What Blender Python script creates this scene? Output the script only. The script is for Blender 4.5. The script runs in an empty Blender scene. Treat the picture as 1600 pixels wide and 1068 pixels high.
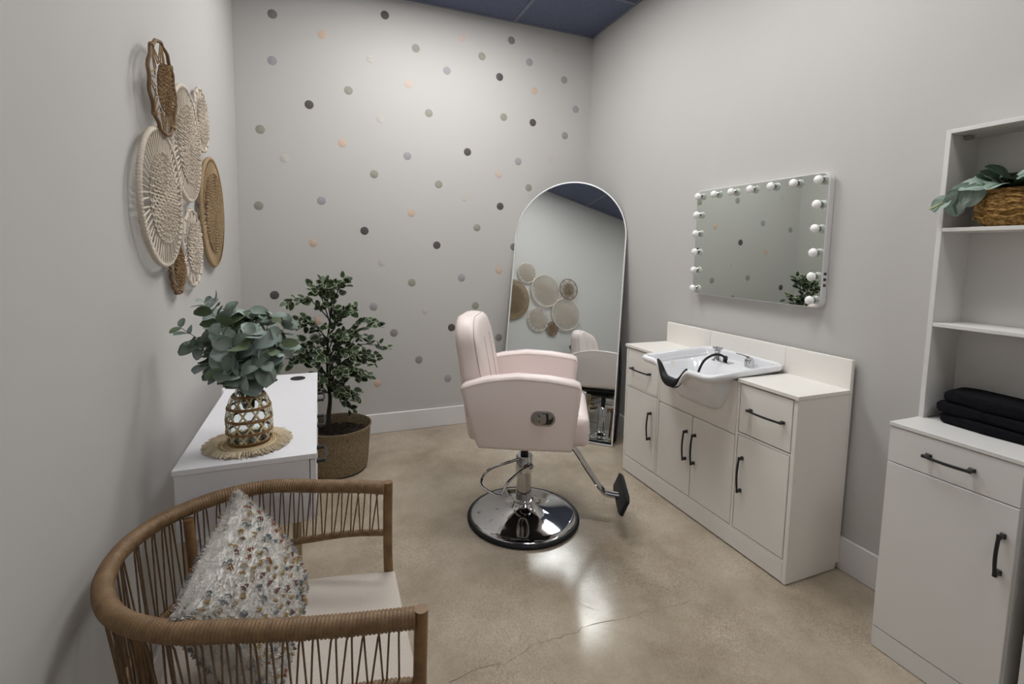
import bpy, bmesh, math, random
from mathutils import Vector, Matrix, Quaternion
random.seed(7)
SC = bpy.context.scene
COL = SC.collection
PI = math.pi

# ------------------------------------------------------------------ camera
F_PX, PX, PY = 747.07, 790.6, 462.4            # focal length and principal point in a 1600x1068 frame
YAW, PITCH, ROLL = 0.37288, -0.09205, 0.017453
cam_d = bpy.data.cameras.new('camera'); cam = bpy.data.objects.new('camera', cam_d); COL.objects.link(cam)
cam_d.sensor_fit = 'HORIZONTAL'; cam_d.sensor_width = 36.0; cam_d.lens = F_PX / 1600 * 36
cam_d.shift_x = (800 - PX) / 1600; cam_d.shift_y = (PY - 534) / 1600
cam_d.clip_start = 0.02
fw = Vector((math.sin(YAW) * math.cos(PITCH), math.cos(YAW) * math.cos(PITCH), math.sin(PITCH)))
rt = Vector((math.cos(YAW), -math.sin(YAW), 0)); up = rt.cross(fw)
r2 = rt * math.cos(ROLL) + up * math.sin(ROLL); u2 = up * math.cos(ROLL) - rt * math.sin(ROLL)
M = Matrix((r2, u2, -fw)).transposed().to_4x4(); M.translation = Vector((0, 0, 1.38))
cam.matrix_world = M
SC.camera = cam

# ------------------------------------------------------------------ world, light level
w = bpy.data.worlds.new('world'); SC.world = w; w.use_nodes = True
w.node_tree.nodes['Background'].inputs[0].default_value = (0.8, 0.85, 1.0, 1)
w.node_tree.nodes['Background'].inputs[1].default_value = 0.05
SC.view_settings.view_transform = 'Standard'; SC.view_settings.look = 'None'
SC.view_settings.gamma = 1.0; SC.view_settings.use_curve_mapping = False
SC.view_settings.exposure = 1.42
LIGHT = 7.0                                     # emission of the ceiling light diffusers
SC.cycles.max_bounces = 10; SC.cycles.diffuse_bounces = 5; SC.cycles.glossy_bounces = 6
SC.cycles.transmission_bounces = 8; SC.cycles.sample_clamp_indirect = 6.0

# ------------------------------------------------------------------ room dimensions (metres)
XL, XR, YB, YF, ZC = -0.49, 2.147, 3.614, -1.90, 3.154

# ------------------------------------------------------------------ materials
def srgb(r, g, b):
    f = lambda c: (c / 255 / 12.92) if c / 255 <= 0.04045 else ((c / 255 + 0.055) / 1.055) ** 2.4
    return (f(r), f(g), f(b), 1)

def mat(name, col, rough=0.5, metal=0.0, var=0.0, scale=20.0, bump=0.0, bscale=200.0, spec=0.5, col2=None, **kw):
    m = bpy.data.materials.new(name); m.use_nodes = True
    nt = m.node_tree; n = nt.nodes; l = nt.links; p = n['Principled BSDF']
    p.inputs['Base Color'].default_value = col; p.inputs['Roughness'].default_value = rough
    p.inputs['Metallic'].default_value = metal; p.inputs['Specular IOR Level'].default_value = spec
    for k, v in kw.items(): p.inputs[k].default_value = v
    tc = n.new('ShaderNodeTexCoord')
    if var > 0 or col2:
        no = n.new('ShaderNodeTexNoise'); no.inputs['Scale'].default_value = scale; no.inputs['Detail'].default_value = 5
        l.new(tc.outputs['Object'], no.inputs['Vector'])
        mx = n.new('ShaderNodeMix'); mx.data_type = 'RGBA'
        c2 = col2 or tuple(c * (1 - var) for c in col[:3]) + (1,)
        mx.inputs[6].default_value = col; mx.inputs[7].default_value = c2
        cr = n.new('ShaderNodeValToRGB'); cr.color_ramp.elements[0].position = 0.35; cr.color_ramp.elements[1].position = 0.65
        l.new(no.outputs['Fac'], cr.inputs['Fac']); l.new(cr.outputs['Color'], mx.inputs[0])
        l.new(mx.outputs[2], p.inputs['Base Color'])
    if bump > 0:
        nb = n.new('ShaderNodeTexNoise'); nb.inputs['Scale'].default_value = bscale; nb.inputs['Detail'].default_value = 3
        l.new(tc.outputs['Object'], nb.inputs['Vector'])
        b = n.new('ShaderNodeBump'); b.inputs['Strength'].default_value = bump; b.inputs['Distance'].default_value = 0.002
        l.new(nb.outputs['Fac'], b.inputs['Height']); l.new(b.outputs['Normal'], p.inputs['Normal'])
    return m

MT = {}
MT['wall'] = mat('wall_paint', (0.53, 0.52, 0.505, 1), 0.75, var=0.015, scale=1.5, bump=0.08, bscale=350, spec=0.25)
MT['trimw'] = mat('trim_white', (0.76, 0.745, 0.755, 1), 0.4, var=0.02, scale=4)
MT['tile'] = mat('ceiling_tile_slate', (0.145, 0.165, 0.245, 1), 0.9, var=0.12, scale=60, bump=0.3, bscale=400, spec=0.1)
MT['tbar'] = mat('ceiling_bar_slate', (0.19, 0.205, 0.265, 1), 0.6, spec=0.3)
MT['lam'] = mat('cream_laminate', (0.87, 0.845, 0.80, 1), 0.42, var=0.012, scale=8)
MT['lamw'] = mat('white_laminate', (0.86, 0.86, 0.90, 1), 0.4, var=0.012, scale=8)
MT['lamn'] = mat('neutral_white_laminate', (0.76, 0.75, 0.735, 1), 0.42, var=0.012, scale=8)
MT['gap'] = mat('gap_shade', (0.16, 0.15, 0.13, 1), 0.8)  # dark colour stands in for the shade inside door gaps
MT['black'] = mat('black_metal', (0.012, 0.012, 0.013, 1), 0.42, var=0.1, scale=90)
MT['rubber'] = mat('black_rubber', (0.009, 0.0095, 0.012, 1), 0.5, bump=0.1, spec=0.3)
MT['chrome'] = mat('chrome', (0.62, 0.62, 0.63, 1), 0.06, 1.0, var=0.03, scale=40)
MT['steel'] = mat('brushed_steel', (0.40, 0.385, 0.36, 1), 0.35, 1.0, var=0.06, scale=60)
MT['leather'] = mat('pale_pink_leather', (0.84, 0.735, 0.71, 1), 0.38, var=0.02, scale=6, bump=0.12, bscale=500, spec=0.4)
MT['stitch'] = mat('stitching', (0.58, 0.47, 0.44, 1), 0.7)
MT['ceramic'] = mat('white_ceramic', (0.80, 0.81, 0.84, 1), 0.12, var=0.01, scale=5, **{'Coat Weight': 0.4})
MT['mirror'] = mat('mirror_glass', (0.80, 0.84, 0.84, 1), 0.0, 1.0)
MT['mirror2'] = mat('mirror_glass_warm', (0.70, 0.74, 0.69, 1), 0.0, 1.0)
MT['frame'] = mat('silver_frame', (0.78, 0.78, 0.79, 1), 0.35, 0.2)
MT['dback'] = mat('dark_backing', (0.02, 0.02, 0.022, 1), 0.6)
MT['bulb'] = mat('opal_bulb', (0.88, 0.88, 0.87, 1), 0.25, **{'Coat Weight': 0.3})
MT['rattan'] = mat('rattan_wrap', (0.235, 0.145, 0.068, 1), 0.5, col2=(0.165, 0.092, 0.040, 1), scale=45, bump=0.4, bscale=300)
MT['cane'] = mat('rattan_cord', (0.17, 0.105, 0.055, 1), 0.55, col2=(0.11, 0.065, 0.032, 1), scale=60)
MT['pole'] = mat('rattan_pole', (0.25, 0.14, 0.06, 1), 0.38, col2=(0.16, 0.085, 0.036, 1), scale=25)
MT['seatfab'] = mat('beige_seat_fabric', (0.58, 0.52, 0.46, 1), 0.85, var=0.06, scale=200, bump=0.3, bscale=900)
MT['fur'] = mat('pillow_white_pile', (0.88, 0.86, 0.83, 1), 0.95, var=0.08, scale=60, bump=0.6, bscale=250, spec=0.1)
for k, c in dict(y_rust=(0.34, 0.15, 0.08), y_teal=(0.22, 0.27, 0.28), y_blue=(0.27, 0.29, 0.33), y_gold=(0.47, 0.33, 0.15), y_plum=(0.22, 0.12, 0.10), y_tan=(0.50, 0.42, 0.32)).items():
    MT[k] = mat(k, c + (1,), 0.95, var=0.2, scale=120, spec=0.1)
MT['cotton'] = mat('cream_cotton_cord', (0.70, 0.62, 0.53, 1), 0.9, var=0.1, scale=150, bump=0.5, bscale=700, spec=0.15)
MT['jute'] = mat('brown_jute_cord', (0.36, 0.24, 0.13, 1), 0.9, var=0.3, scale=120, bump=0.5, bscale=700, spec=0.15)
MT['tanjute'] = mat('tan_jute_cord', (0.42, 0.305, 0.18, 1), 0.9, var=0.2, scale=120, bump=0.5, bscale=700, spec=0.15)
MT['twig'] = mat('twig_hoop', (0.20, 0.115, 0.055, 1), 0.7, var=0.3, scale=60, bump=0.4)
MT['glass'] = mat('clear_glass', (0.93, 0.97, 0.96, 1), 0.02, **{'Transmission Weight': 1.0, 'IOR': 1.3})
MT['bamboo'] = mat('pale_bamboo_strip', (0.66, 0.56, 0.34, 1), 0.6, var=0.15, scale=60)
MT['brownring'] = mat('brown_cane_ring', (0.30, 0.16, 0.06, 1), 0.6, var=0.3, scale=90)
MT['fringe'] = mat('cream_fringe', (0.70, 0.60, 0.44, 1), 0.9, var=0.15, scale=120, spec=0.1)
MT['seagrass'] = mat('seagrass_coil', (0.55, 0.40, 0.20, 1), 0.85, var=0.2, scale=120)
MT['euc'] = mat('eucalyptus_leaf', (0.20, 0.255, 0.215, 1), 0.7, col2=(0.11, 0.15, 0.12, 1), scale=14, spec=0.3)
MT['euc2'] = mat('eucalyptus_leaf_silver', (0.36, 0.42, 0.40, 1), 0.7, col2=(0.22, 0.285, 0.255, 1), scale=14, spec=0.3)
MT['euc3'] = mat('eucalyptus_leaf_olive', (0.10, 0.145, 0.075, 1), 0.7, col2=(0.16, 0.20, 0.12, 1), scale=14, spec=0.3)
MT['eucstem'] = mat('eucalyptus_stem', (0.16, 0.14, 0.085, 1), 0.8)
MT['fleaf'] = mat('ficus_leaf_green', (0.034, 0.064, 0.026, 1), 0.5, col2=(0.014, 0.030, 0.012, 1), scale=30)
MT['fedge'] = mat('ficus_leaf_cream_edge', (0.38, 0.44, 0.27, 1), 0.55, var=0.2, scale=40)
MT['bark'] = mat('dark_bark', (0.030, 0.022, 0.016, 1), 0.85, var=0.4, scale=60, bump=0.4)
MT['soil'] = mat('soil', (0.035, 0.024, 0.016, 1), 0.95, var=0.5, scale=50, bump=1.0, bscale=120)
MT['wood'] = mat('pale_wood_leg', (0.52, 0.40, 0.25, 1), 0.5, var=0.15, scale=25)
MT['towel'] = mat('black_towel', (0.010, 0.010, 0.013, 1), 0.95, var=0.3, scale=80, bump=0.6, bscale=600, spec=0.1)
MT['caladium'] = mat('silver_green_leaf', (0.34, 0.42, 0.37, 1), 0.5, col2=(0.22, 0.31, 0.26, 1), scale=22)
MT['vein'] = mat('dark_leaf_vein', (0.10, 0.17, 0.115, 1), 0.5)
MT['dkleaf'] = mat('deep_green_leaf', (0.012, 0.030, 0.014, 1), 0.45, col2=(0.022, 0.05, 0.024, 1), scale=25)
MT['palestem'] = mat('pale_green_stem', (0.45, 0.50, 0.22, 1), 0.55)
for k, c in dict(d_dark=(0.085, 0.072, 0.075), d_grey=(0.20, 0.19, 0.185), d_sage=(0.30, 0.305, 0.255), d_lav=(0.34, 0.335, 0.355), d_peach=(0.58, 0.45, 0.355), d_mauve=(0.28, 0.25, 0.235), d_pink=(0.58, 0.475, 0.42)).items():
    MT[k] = mat('decal_' + k, c + (1,), 0.6, var=0.04, scale=30)

def speck_mat():
    m = mat('decal_speckled', (0.5, 0.48, 0.45, 1), 0.65); nt = m.node_tree; n = nt.nodes; l = nt.links
    tc = n.new('ShaderNodeTexCoord'); v = n.new('ShaderNodeTexVoronoi'); v.inputs['Scale'].default_value = 230
    l.new(tc.outputs['Object'], v.inputs['Vector'])
    r = n.new('ShaderNodeValToRGB'); r.color_ramp.interpolation = 'CONSTANT'
    r.color_ramp.elements[0].color = (0.22, 0.15, 0.12, 1); r.color_ramp.elements[1].position = 0.30
    r.color_ramp.elements[1].color = (0.56, 0.545, 0.51, 1)
    l.new(v.outputs['Distance'], r.inputs['Fac']); l.new(r.outputs['Color'], n['Principled BSDF'].inputs['Base Color'])
    return m
MT['d_speck'] = speck_mat()

def floor_mat():
    m = bpy.data.materials.new('polished_concrete'); m.use_nodes = True
    nt = m.node_tree; n = nt.nodes; l = nt.links; p = n['Principled BSDF']
    tc = n.new('ShaderNodeTexCoord')
    def noise(s, d, r=0.55):
        x = n.new('ShaderNodeTexNoise'); x.inputs['Scale'].default_value = s; x.inputs['Detail'].default_value = d
        x.inputs['Roughness'].default_value = r; l.new(tc.outputs['Object'], x.inputs['Vector']); return x
    def ramp(src, stops):
        r = n.new('ShaderNodeValToRGB'); e = r.color_ramp.elements
        e[0].position, e[0].color = stops[0]; e[1].position, e[1].color = stops[-1]
        for q, c in stops[1:-1]:
            k = e.new(q); k.color = c
        l.new(src, r.inputs['Fac']); return r
    def mix(a, b, fac, mode='MIX'):
        x = n.new('ShaderNodeMix'); x.data_type = 'RGBA'; x.blend_type = mode
        if isinstance(fac, float): x.inputs[0].default_value = fac
        else: l.new(fac, x.inputs[0])
        l.new(a, x.inputs[6]); l.new(b, x.inputs[7]); return x.outputs[2]
    big = ramp(noise(2.1, 7, 0.6).outputs['Fac'], [(0.28, (0.30, 0.245, 0.18, 1)), (0.5, (0.43, 0.365, 0.285, 1)), (0.72, (0.52, 0.455, 0.37, 1))])
    mid = ramp(noise(7, 8, 0.65).outputs['Fac'], [(0.25, (0.86, 0.85, 0.83, 1)), (0.75, (1.06, 1.06, 1.06, 1))])
    c = mix(big.outputs['Color'], mid.outputs['Color'], 1.0, 'MULTIPLY')
    sp = n.new('ShaderNodeTexVoronoi'); sp.inputs['Scale'].default_value = 260; l.new(tc.outputs['Object'], sp.inputs['Vector'])
    spc = ramp(sp.outputs['Color'], [(0.1, (0.72, 0.69, 0.66, 1)), (0.5, (0.97, 0.97, 0.97, 1)), (0.9, (1.2, 1.19, 1.17, 1))])
    patch = ramp(noise(2.6, 5).outputs['Fac'], [(0.38, (0.25, 0.25, 0.25, 1)), (0.66, (1, 1, 1, 1))])
    c2 = mix(c, spc.outputs['Color'], 1.0, 'MULTIPLY')
    c = mix(c, c2, patch.outputs['Color'])
    l.new(c, p.inputs['Base Color'])
    rr = ramp(noise(5, 5).outputs['Fac'], [(0.3, (0.11, 0.11, 0.11, 1)), (0.7, (0.23, 0.23, 0.23, 1))])
    l.new(rr.outputs['Color'], p.inputs['Roughness'])
    p.inputs['Specular IOR Level'].default_value = 0.5
    b = n.new('ShaderNodeBump'); b.inputs['Strength'].default_value = 0.05; b.inputs['Distance'].default_value = 0.002
    l.new(noise(40, 4).outputs['Fac'], b.inputs['Height']); l.new(b.outputs['Normal'], p.inputs['Normal'])
    return m
MT['floor'] = floor_mat()
MT['crack'] = mat('hairline_crack', (0.10, 0.078, 0.055, 1), 0.8)

def woven(name, c1, c2, sx, sz, strength=0.6):
    m = mat(name, c1, 0.85, spec=0.15); nt = m.node_tree; n = nt.nodes; l = nt.links; p = n['Principled BSDF']
    tc = n.new('ShaderNodeTexCoord'); mp = n.new('ShaderNodeMapping'); mp.inputs['Scale'].default_value = (sx, sx, sz)
    l.new(tc.outputs['Object'], mp.inputs['Vector'])
    v = n.new('ShaderNodeTexVoronoi'); v.inputs['Scale'].default_value = 1.0; l.new(mp.outputs['Vector'], v.inputs['Vector'])
    r = n.new('ShaderNodeValToRGB'); r.color_ramp.elements[0].color = c1; r.color_ramp.elements[1].color = c2
    r.color_ramp.elements[0].position = 0.25; r.color_ramp.elements[1].position = 0.75
    l.new(v.outputs['Distance'], r.inputs['Fac']); l.new(r.outputs['Color'], p.inputs['Base Color'])
    b = n.new('ShaderNodeBump'); b.inputs['Strength'].default_value = strength; b.inputs['Distance'].default_value = 0.004; b.invert = True
    l.new(v.outputs['Distance'], b.inputs['Height']); l.new(b.outputs['Normal'], p.inputs['Normal'])
    return m
MT['potweave'] = woven('woven_planter', (0.36, 0.285, 0.19, 1), (0.16, 0.115, 0.065, 1), 170, 200)
MT['basket'] = woven('woven_basket', (0.46, 0.28, 0.10, 1), (0.20, 0.11, 0.035, 1), 90, 160, 0.8)

def emit(name, col, s):
    m = bpy.data.materials.new(name); m.use_nodes = True; p = m.node_tree.nodes['Principled BSDF']
    p.inputs['Base Color'].default_value = (0.8, 0.8, 0.8, 1)
    p.inputs['Emission Color'].default_value = col; p.inputs['Emission Strength'].default_value = s
    return m
LAMPS = [emit('light_diffuser', (1.0, 0.99, 0.975, 1), LIGHT * k) for k in (0.88, 1.42, 0.88)]

# ------------------------------------------------------------------ mesh helpers
def link(name, me, parent=None):
    o = bpy.data.objects.new(name, me); COL.objects.link(o)
    if parent: o.parent = parent
    return o

class MB:
    def __init__(s): s.v = []; s.f = []; s.m = []
    def add(s, vs, fs, mi=0):
        b = len(s.v); s.v += [tuple(x) for x in vs]
        for f in fs: s.f.append(tuple(i + b for i in f)); s.m.append(mi)
    def box(s, x0, x1, y0, y1, z0, z1, bev=0.0, seg=2, mi=0, M=None):
        bm = bmesh.new(); bmesh.ops.create_cube(bm, size=1)
        for v in bm.verts:
            v.co = Vector(((x0 + x1) / 2 + v.co.x * (x1 - x0), (y0 + y1) / 2 + v.co.y * (y1 - y0), (z0 + z1) / 2 + v.co.z * (z1 - z0)))
        if bev > 0: bmesh.ops.bevel(bm, geom=bm.edges[:], offset=bev, segments=seg, profile=0.5, affect='EDGES')
        s.bm(bm, mi, M); return s
    def bm(s, bm, mi=0, M=None):
        bm.verts.index_update()
        vs = [(M @ v.co) if M else v.co for v in bm.verts]
        s.add(vs, [[v.index for v in f.verts] for f in bm.faces], mi); bm.free()
    def prism(s, pts, d, bev=0.0, seg=3, mi=0, M=None):
        """polygon pts (a,b) extruded from -d/2 to d/2 ; local = (a, c, b)"""
        bm = bmesh.new(); vs = [bm.verts.new((a, -d / 2, b)) for a, b in pts]
        f = bm.faces.new(vs); r = bmesh.ops.extrude_face_region(bm, geom=[f])
        nv = [g for g in r['geom'] if isinstance(g, bmesh.types.BMVert)]
        bmesh.ops.translate(bm, verts=nv, vec=(0, d, 0))
        bmesh.ops.recalc_face_normals(bm, faces=bm.faces[:])
        if bev > 0:
            ed = [e for e in bm.edges if abs(e.verts[0].co.y - e.verts[1].co.y) < 1e-6]
            bmesh.ops.bevel(bm, geom=ed, offset=bev, segments=seg, profile=0.5, affect='EDGES', clamp_overlap=True)
        s.bm(bm, mi, M); return s
    def tube(s, path, rad, n=8, closed=False, cap=True, mi=0, sq=(1, 1), upv=None):
        P = [Vector(p) for p in path]; N = len(P)
        R = rad if callable(rad) else (lambda i: rad)
        T = []
        for i in range(N):
            a = P[(i - 1) % N] if (closed or i > 0) else P[i]; b = P[(i + 1) % N] if (closed or i < N - 1) else P[i]
            t = b - a; T.append(t.normalized() if t.length > 1e-9 else Vector((0, 0, 1)))
        u = upv and Vector(upv) or (Vector((0, 0, 1)) if abs(T[0].z) < 0.9 else Vector((1, 0, 0)))
        u = (u - T[0] * u.dot(T[0])).normalized(); vs = []
        for i in range(N):
            if i:
                if upv: u = Vector(upv)
                u = (u - T[i] * u.dot(T[i]))
                u = u.normalized() if u.length > 1e-6 else T[i].orthogonal().normalized()
            w_ = T[i].cross(u); r = R(i)
            for k in range(n):
                a = 2 * PI * k / n
                vs.append(P[i] + u * (math.cos(a) * r * sq[0]) + w_ * (math.sin(a) * r * sq[1]))
        fs = []
        for i in range(N if closed else N - 1):
            j = (i + 1) % N
            for k in range(n): fs.append((i * n + k, i * n + (k + 1) % n, j * n + (k + 1) % n, j * n + k))
        if cap and not closed:
            fs.append(tuple(reversed(range(n)))); fs.append(tuple((N - 1) * n + k for k in range(n)))
        s.add(vs, fs, mi); return s
    def lathe(s, prof, n=32, c=(0, 0, 0), mi=0, capb=False, capt=False, M=None):
        vs = []
        for r, z in prof:
            for k in range(n):
                a = 2 * PI * k / n; v = Vector((r * math.cos(a), r * math.sin(a), z))
                if M: v = M @ v
                vs.append(v + Vector(c))
        fs = []
        for i in range(len(prof) - 1):
            for k in range(n): fs.append((i * n + k, i * n + (k + 1) % n, (i + 1) * n + (k + 1) % n, (i + 1) * n + k))
        if capb: fs.append(tuple(reversed(range(n))))
        if capt: fs.append(tuple((len(prof) - 1) * n + k for k in range(n)))
        s.add(vs, fs, mi); return s
    def grid(s, fn, nu, nv, mi=0, cu=False):
        vs = [fn(i / (nu if cu else nu - 1), j / (nv - 1)) for j in range(nv) for i in range(nu)]
        fs = []
        for j in range(nv - 1):
            for i in range(nu if cu else nu - 1):
                k = (i + 1) % nu; fs.append((j * nu + i, j * nu + k, (j + 1) * nu + k, (j + 1) * nu + i))
        s.add(vs, fs, mi); return s
    def mesh(s, name, mats, smooth=35):
        me = bpy.data.meshes.new(name); me.from_pydata(s.v, [], s.f)
        for m in (mats if isinstance(mats, (list, tuple)) else [mats]): me.materials.append(m)
        me.polygons.foreach_set('material_index', s.m)
        if smooth:
            me.polygons.foreach_set('use_smooth', [True] * len(me.polygons))
            me.update(); me.set_sharp_from_angle(angle=math.radians(smooth))
        me.update(); return me
    def build(s, name, mats, parent=None, smooth=35): return link(name, s.mesh(name, mats, smooth), parent)

def tag(o, label=None, cat=None, group=None, kind=None):
    if label: o['label'] = label
    if cat: o['category'] = cat
    if group: o['group'] = group
    if kind: o['kind'] = kind
    return o
def thing(name, label, cat, loc=(0, 0, 0), rz=0.0, group=None):
    o = bpy.data.objects.new(name, None); COL.objects.link(o); o.empty_display_size = 0.05
    o.location = loc; o.rotation_euler = (0, 0, rz); return tag(o, label, cat, group)
def bx(name, m, parent, x0, x1, y0, y1, z0, z1, bev=0.0, seg=2):
    return MB().box(x0, x1, y0, y1, z0, z1, bev, seg).build(name, m, parent)
def rrect(x0, x1, y0, y1, r, n=6):
    pts = []
    for cx, cy, a0 in ((x1 - r, y1 - r, 0), (x0 + r, y1 - r, PI / 2), (x0 + r, y0 + r, PI), (x1 - r, y0 + r, 1.5 * PI)):
        for k in range(n + 1):
            a = a0 + PI / 2 * k / n; pts.append((cx + r * math.cos(a), cy + r * math.sin(a)))
    return pts
def spline(pts, n=8, closed=False):
    P = [Vector(p) for p in pts]; N = len(P); out = []
    for i in range(N if closed else N - 1):
        if closed: a, b, c, d = P[(i - 1) % N], P[i], P[(i + 1) % N], P[(i + 2) % N]
        else: a, b, c, d = P[max(i - 1, 0)], P[i], P[i + 1], P[min(i + 2, N - 1)]
        for k in range(n):
            t = k / n
            out.append(0.5 * ((2 * b) + (c - a) * t + (2 * a - 5 * b + 4 * c - d) * t * t + (3 * b - a - 3 * c + d) * t ** 3))
    if not closed: out.append(P[-1])
    return out
def resample(path, step):
    out = [path[0]]; acc = 0.0
    for i in range(1, len(path)):
        a, b = path[i - 1], path[i]; L = (b - a).length; d = step - acc
        while d <= L:
            out.append(a.lerp(b, d / L)); d += step
        acc = (acc + L) % step if L else acc
    return out
def basis(z, x=None):
    z = Vector(z).normalized(); x = Vector(x) if x else z.orthogonal()
    x = (x - z * x.dot(z)).normalized(); y = z.cross(x)
    return Matrix((x, y, z)).transposed().to_4x4()

# ================================================================== SETTING
def struct(o, label): return tag(o, label, None, None, 'structure')
struct(bx('floor', MT['floor'], None, XL - .1, XR + .1, YF - .1, YB + .1, -0.06, 0), 'polished beige concrete floor with faint cracks')
floor_o = bpy.data.objects['floor']
wb = struct(bx('wall_back', MT['wall'], None, XL - .1, XR + .1, YB, YB + .1, 0, ZC), 'light grey wall with scattered round dot decals')
struct(bx('wall_left', MT['wall'], None, XL - .1, XL, YF, YB, 0, ZC), 'plain light grey wall behind the desk')
struct(bx('wall_right', MT['wall'], None, XR, XR + .1, YF, YB, 0, ZC), 'plain light grey wall behind the wash station')
struct(bx('wall_front', MT['wall'], None, XL - .1, XR + .1, YF - .1, YF, 0, ZC), 'plain light grey wall behind the camera')
def baseboard(name, x0, x1, y0, y1):
    struct(MB().box(x0, x1, y0, y1, 0, 0.15, 0.003, 1).build(name, MT['trimw']), 'tall flat white baseboard')
baseboard('baseboard_back', XL + .014, XR - .014, YB - .014, YB)
baseboard('baseboard_left', XL, XL + .014, YF, YB)
baseboard('baseboard_right', XR - .014, XR, YF, YB)
baseboard('baseboard_front', XL + .014, XR - .014, YF, YF + .014)
# floor cracks: thin recessed-looking dark ribbons
def crack(pts, wd):
    P = []
    for i in range(len(pts) - 1):
        a, b = Vector(pts[i]), Vector(pts[i + 1]); n = max(2, int((b - a).length / 0.02))
        for k in range(n):
            t = k / n; P.append(a.lerp(b, t) + Vector((random.gauss(0, .004), random.gauss(0, .004))))
    m = MB(); vs = []; fs = []
    for i, p in enumerate(P):
        d = (P[min(i + 1, len(P) - 1)] - P[max(i - 1, 0)]).normalized(); q = Vector((-d.y, d.x)) * wd * random.uniform(.3, 1)
        vs += [(p.x + q.x, p.y + q.y, .0006), (p.x - q.x, p.y - q.y, .0006)]
    for i in range(len(P) - 1): fs.append((2 * i, 2 * i + 1, 2 * i + 3, 2 * i + 2))
    m.add(vs, fs); m.build('crack', MT['crack'], floor_o, 0)
def on_floor(px, py):
    x, y = (px - PX) / F_PX, (py - PY) / F_PX
    d = r2 * x - u2 * y + fw; t = -1.38 / d.z
    return (d.x * t, d.y * t)
crack([on_floor(*p) for p in ((702, 1066), (745, 1045), (790, 1035), (840, 1005), (893, 990), (925, 974), (952, 971), (1010, 955), (1070, 944), (1085, 932))], .0012)
crack([on_floor(*p) for p in ((905, 943), (945, 957))], .0008)
crack([on_floor(*p) for p in ((905, 808), (955, 815), (990, 818))], .0008)
# ceiling: slab, hung tiles and bars
ce = struct(bx('ceiling', MT['tile'], None, XL - .1, XR + .1, YF - .1, YB + .1, ZC + .03, ZC + .1), 'dark slate suspended ceiling with long tiles')
xb = [XL, 0.14, 1.44, XR]; yb = [YF, -1.527, -0.878, -0.229, 0.42, 1.069, 1.718, 2.367, 3.016, YB]
LIGHTS = [(1, 7), (1, 5), (1, 2)]  # the two square panels are unseen, added to brighten walls and chair side
for i in range(3):
    for j in range(9):
        if (i, j) == (1, 7): continue
        xa = .777 if (i, j) in LIGHTS else xb[i + 1] - .003
        bx('ceiling_tile', MT['tile'], ce, xb[i] + .003, xa, yb[j] + .003, yb[j + 1] - .003, ZC + .004, ZC + .022, .002, 1)
for x in xb[1:-1]: bx('ceiling_bar', MT['tbar'], ce, x - .013, x + .013, YF, YB, ZC - .002, ZC + .028)
for y in yb[1:-1]: bx('ceiling_bar', MT['tbar'], ce, XL, XR, y - .013, y + .013, ZC - .0015, ZC + .0275)
for a in ((XL, XL + .02, YF, YB), (XR - .02, XR, YF, YB), (XL, XR, YB - .02, YB), (XL, XR, YF, YF + .02)):
    bx('wall_angle', MT['tbar'], ce, *a, ZC - .001, ZC + .004)
for lamp_m, (i, j), lb in zip(LAMPS, LIGHTS, ('flat ceiling light panel above the pink chair', 'added unseen square ceiling light panel between the chair and the camera', 'added unseen square ceiling light panel behind the camera')):
    x0, x1, y0, y1 = xb[i] + .014, xb[i + 1] - .014, yb[j] + .014, yb[j + 1] - .014
    if j != 7: x0 = .79 + .014
    t = thing('ceiling_light', lb, 'ceiling light', ((x0 + x1) / 2, (y0 + y1) / 2, ZC + .002), group='ceiling light panels')
    W, D = (x1 - x0) / 2, (y1 - y0) / 2
    m = MB()
    for a in ((-W, W, -D, -D + .03), (-W, W, D - .03, D), (-W, -W + .03, -D + .03, D - .03), (W - .03, W, -D + .03, D - .03), (-.05, .05, -D + .03, D - .03)):
        m.box(*a, 0, .02, .001, 1)
    m.build('frame', MT['trimw'], t)
    for a in ((-W + .03, -.05), (.05, W - .03)): bx('diffuser', lamp_m, t, *a, -D + .03, D - .03, .006, .016)
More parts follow.
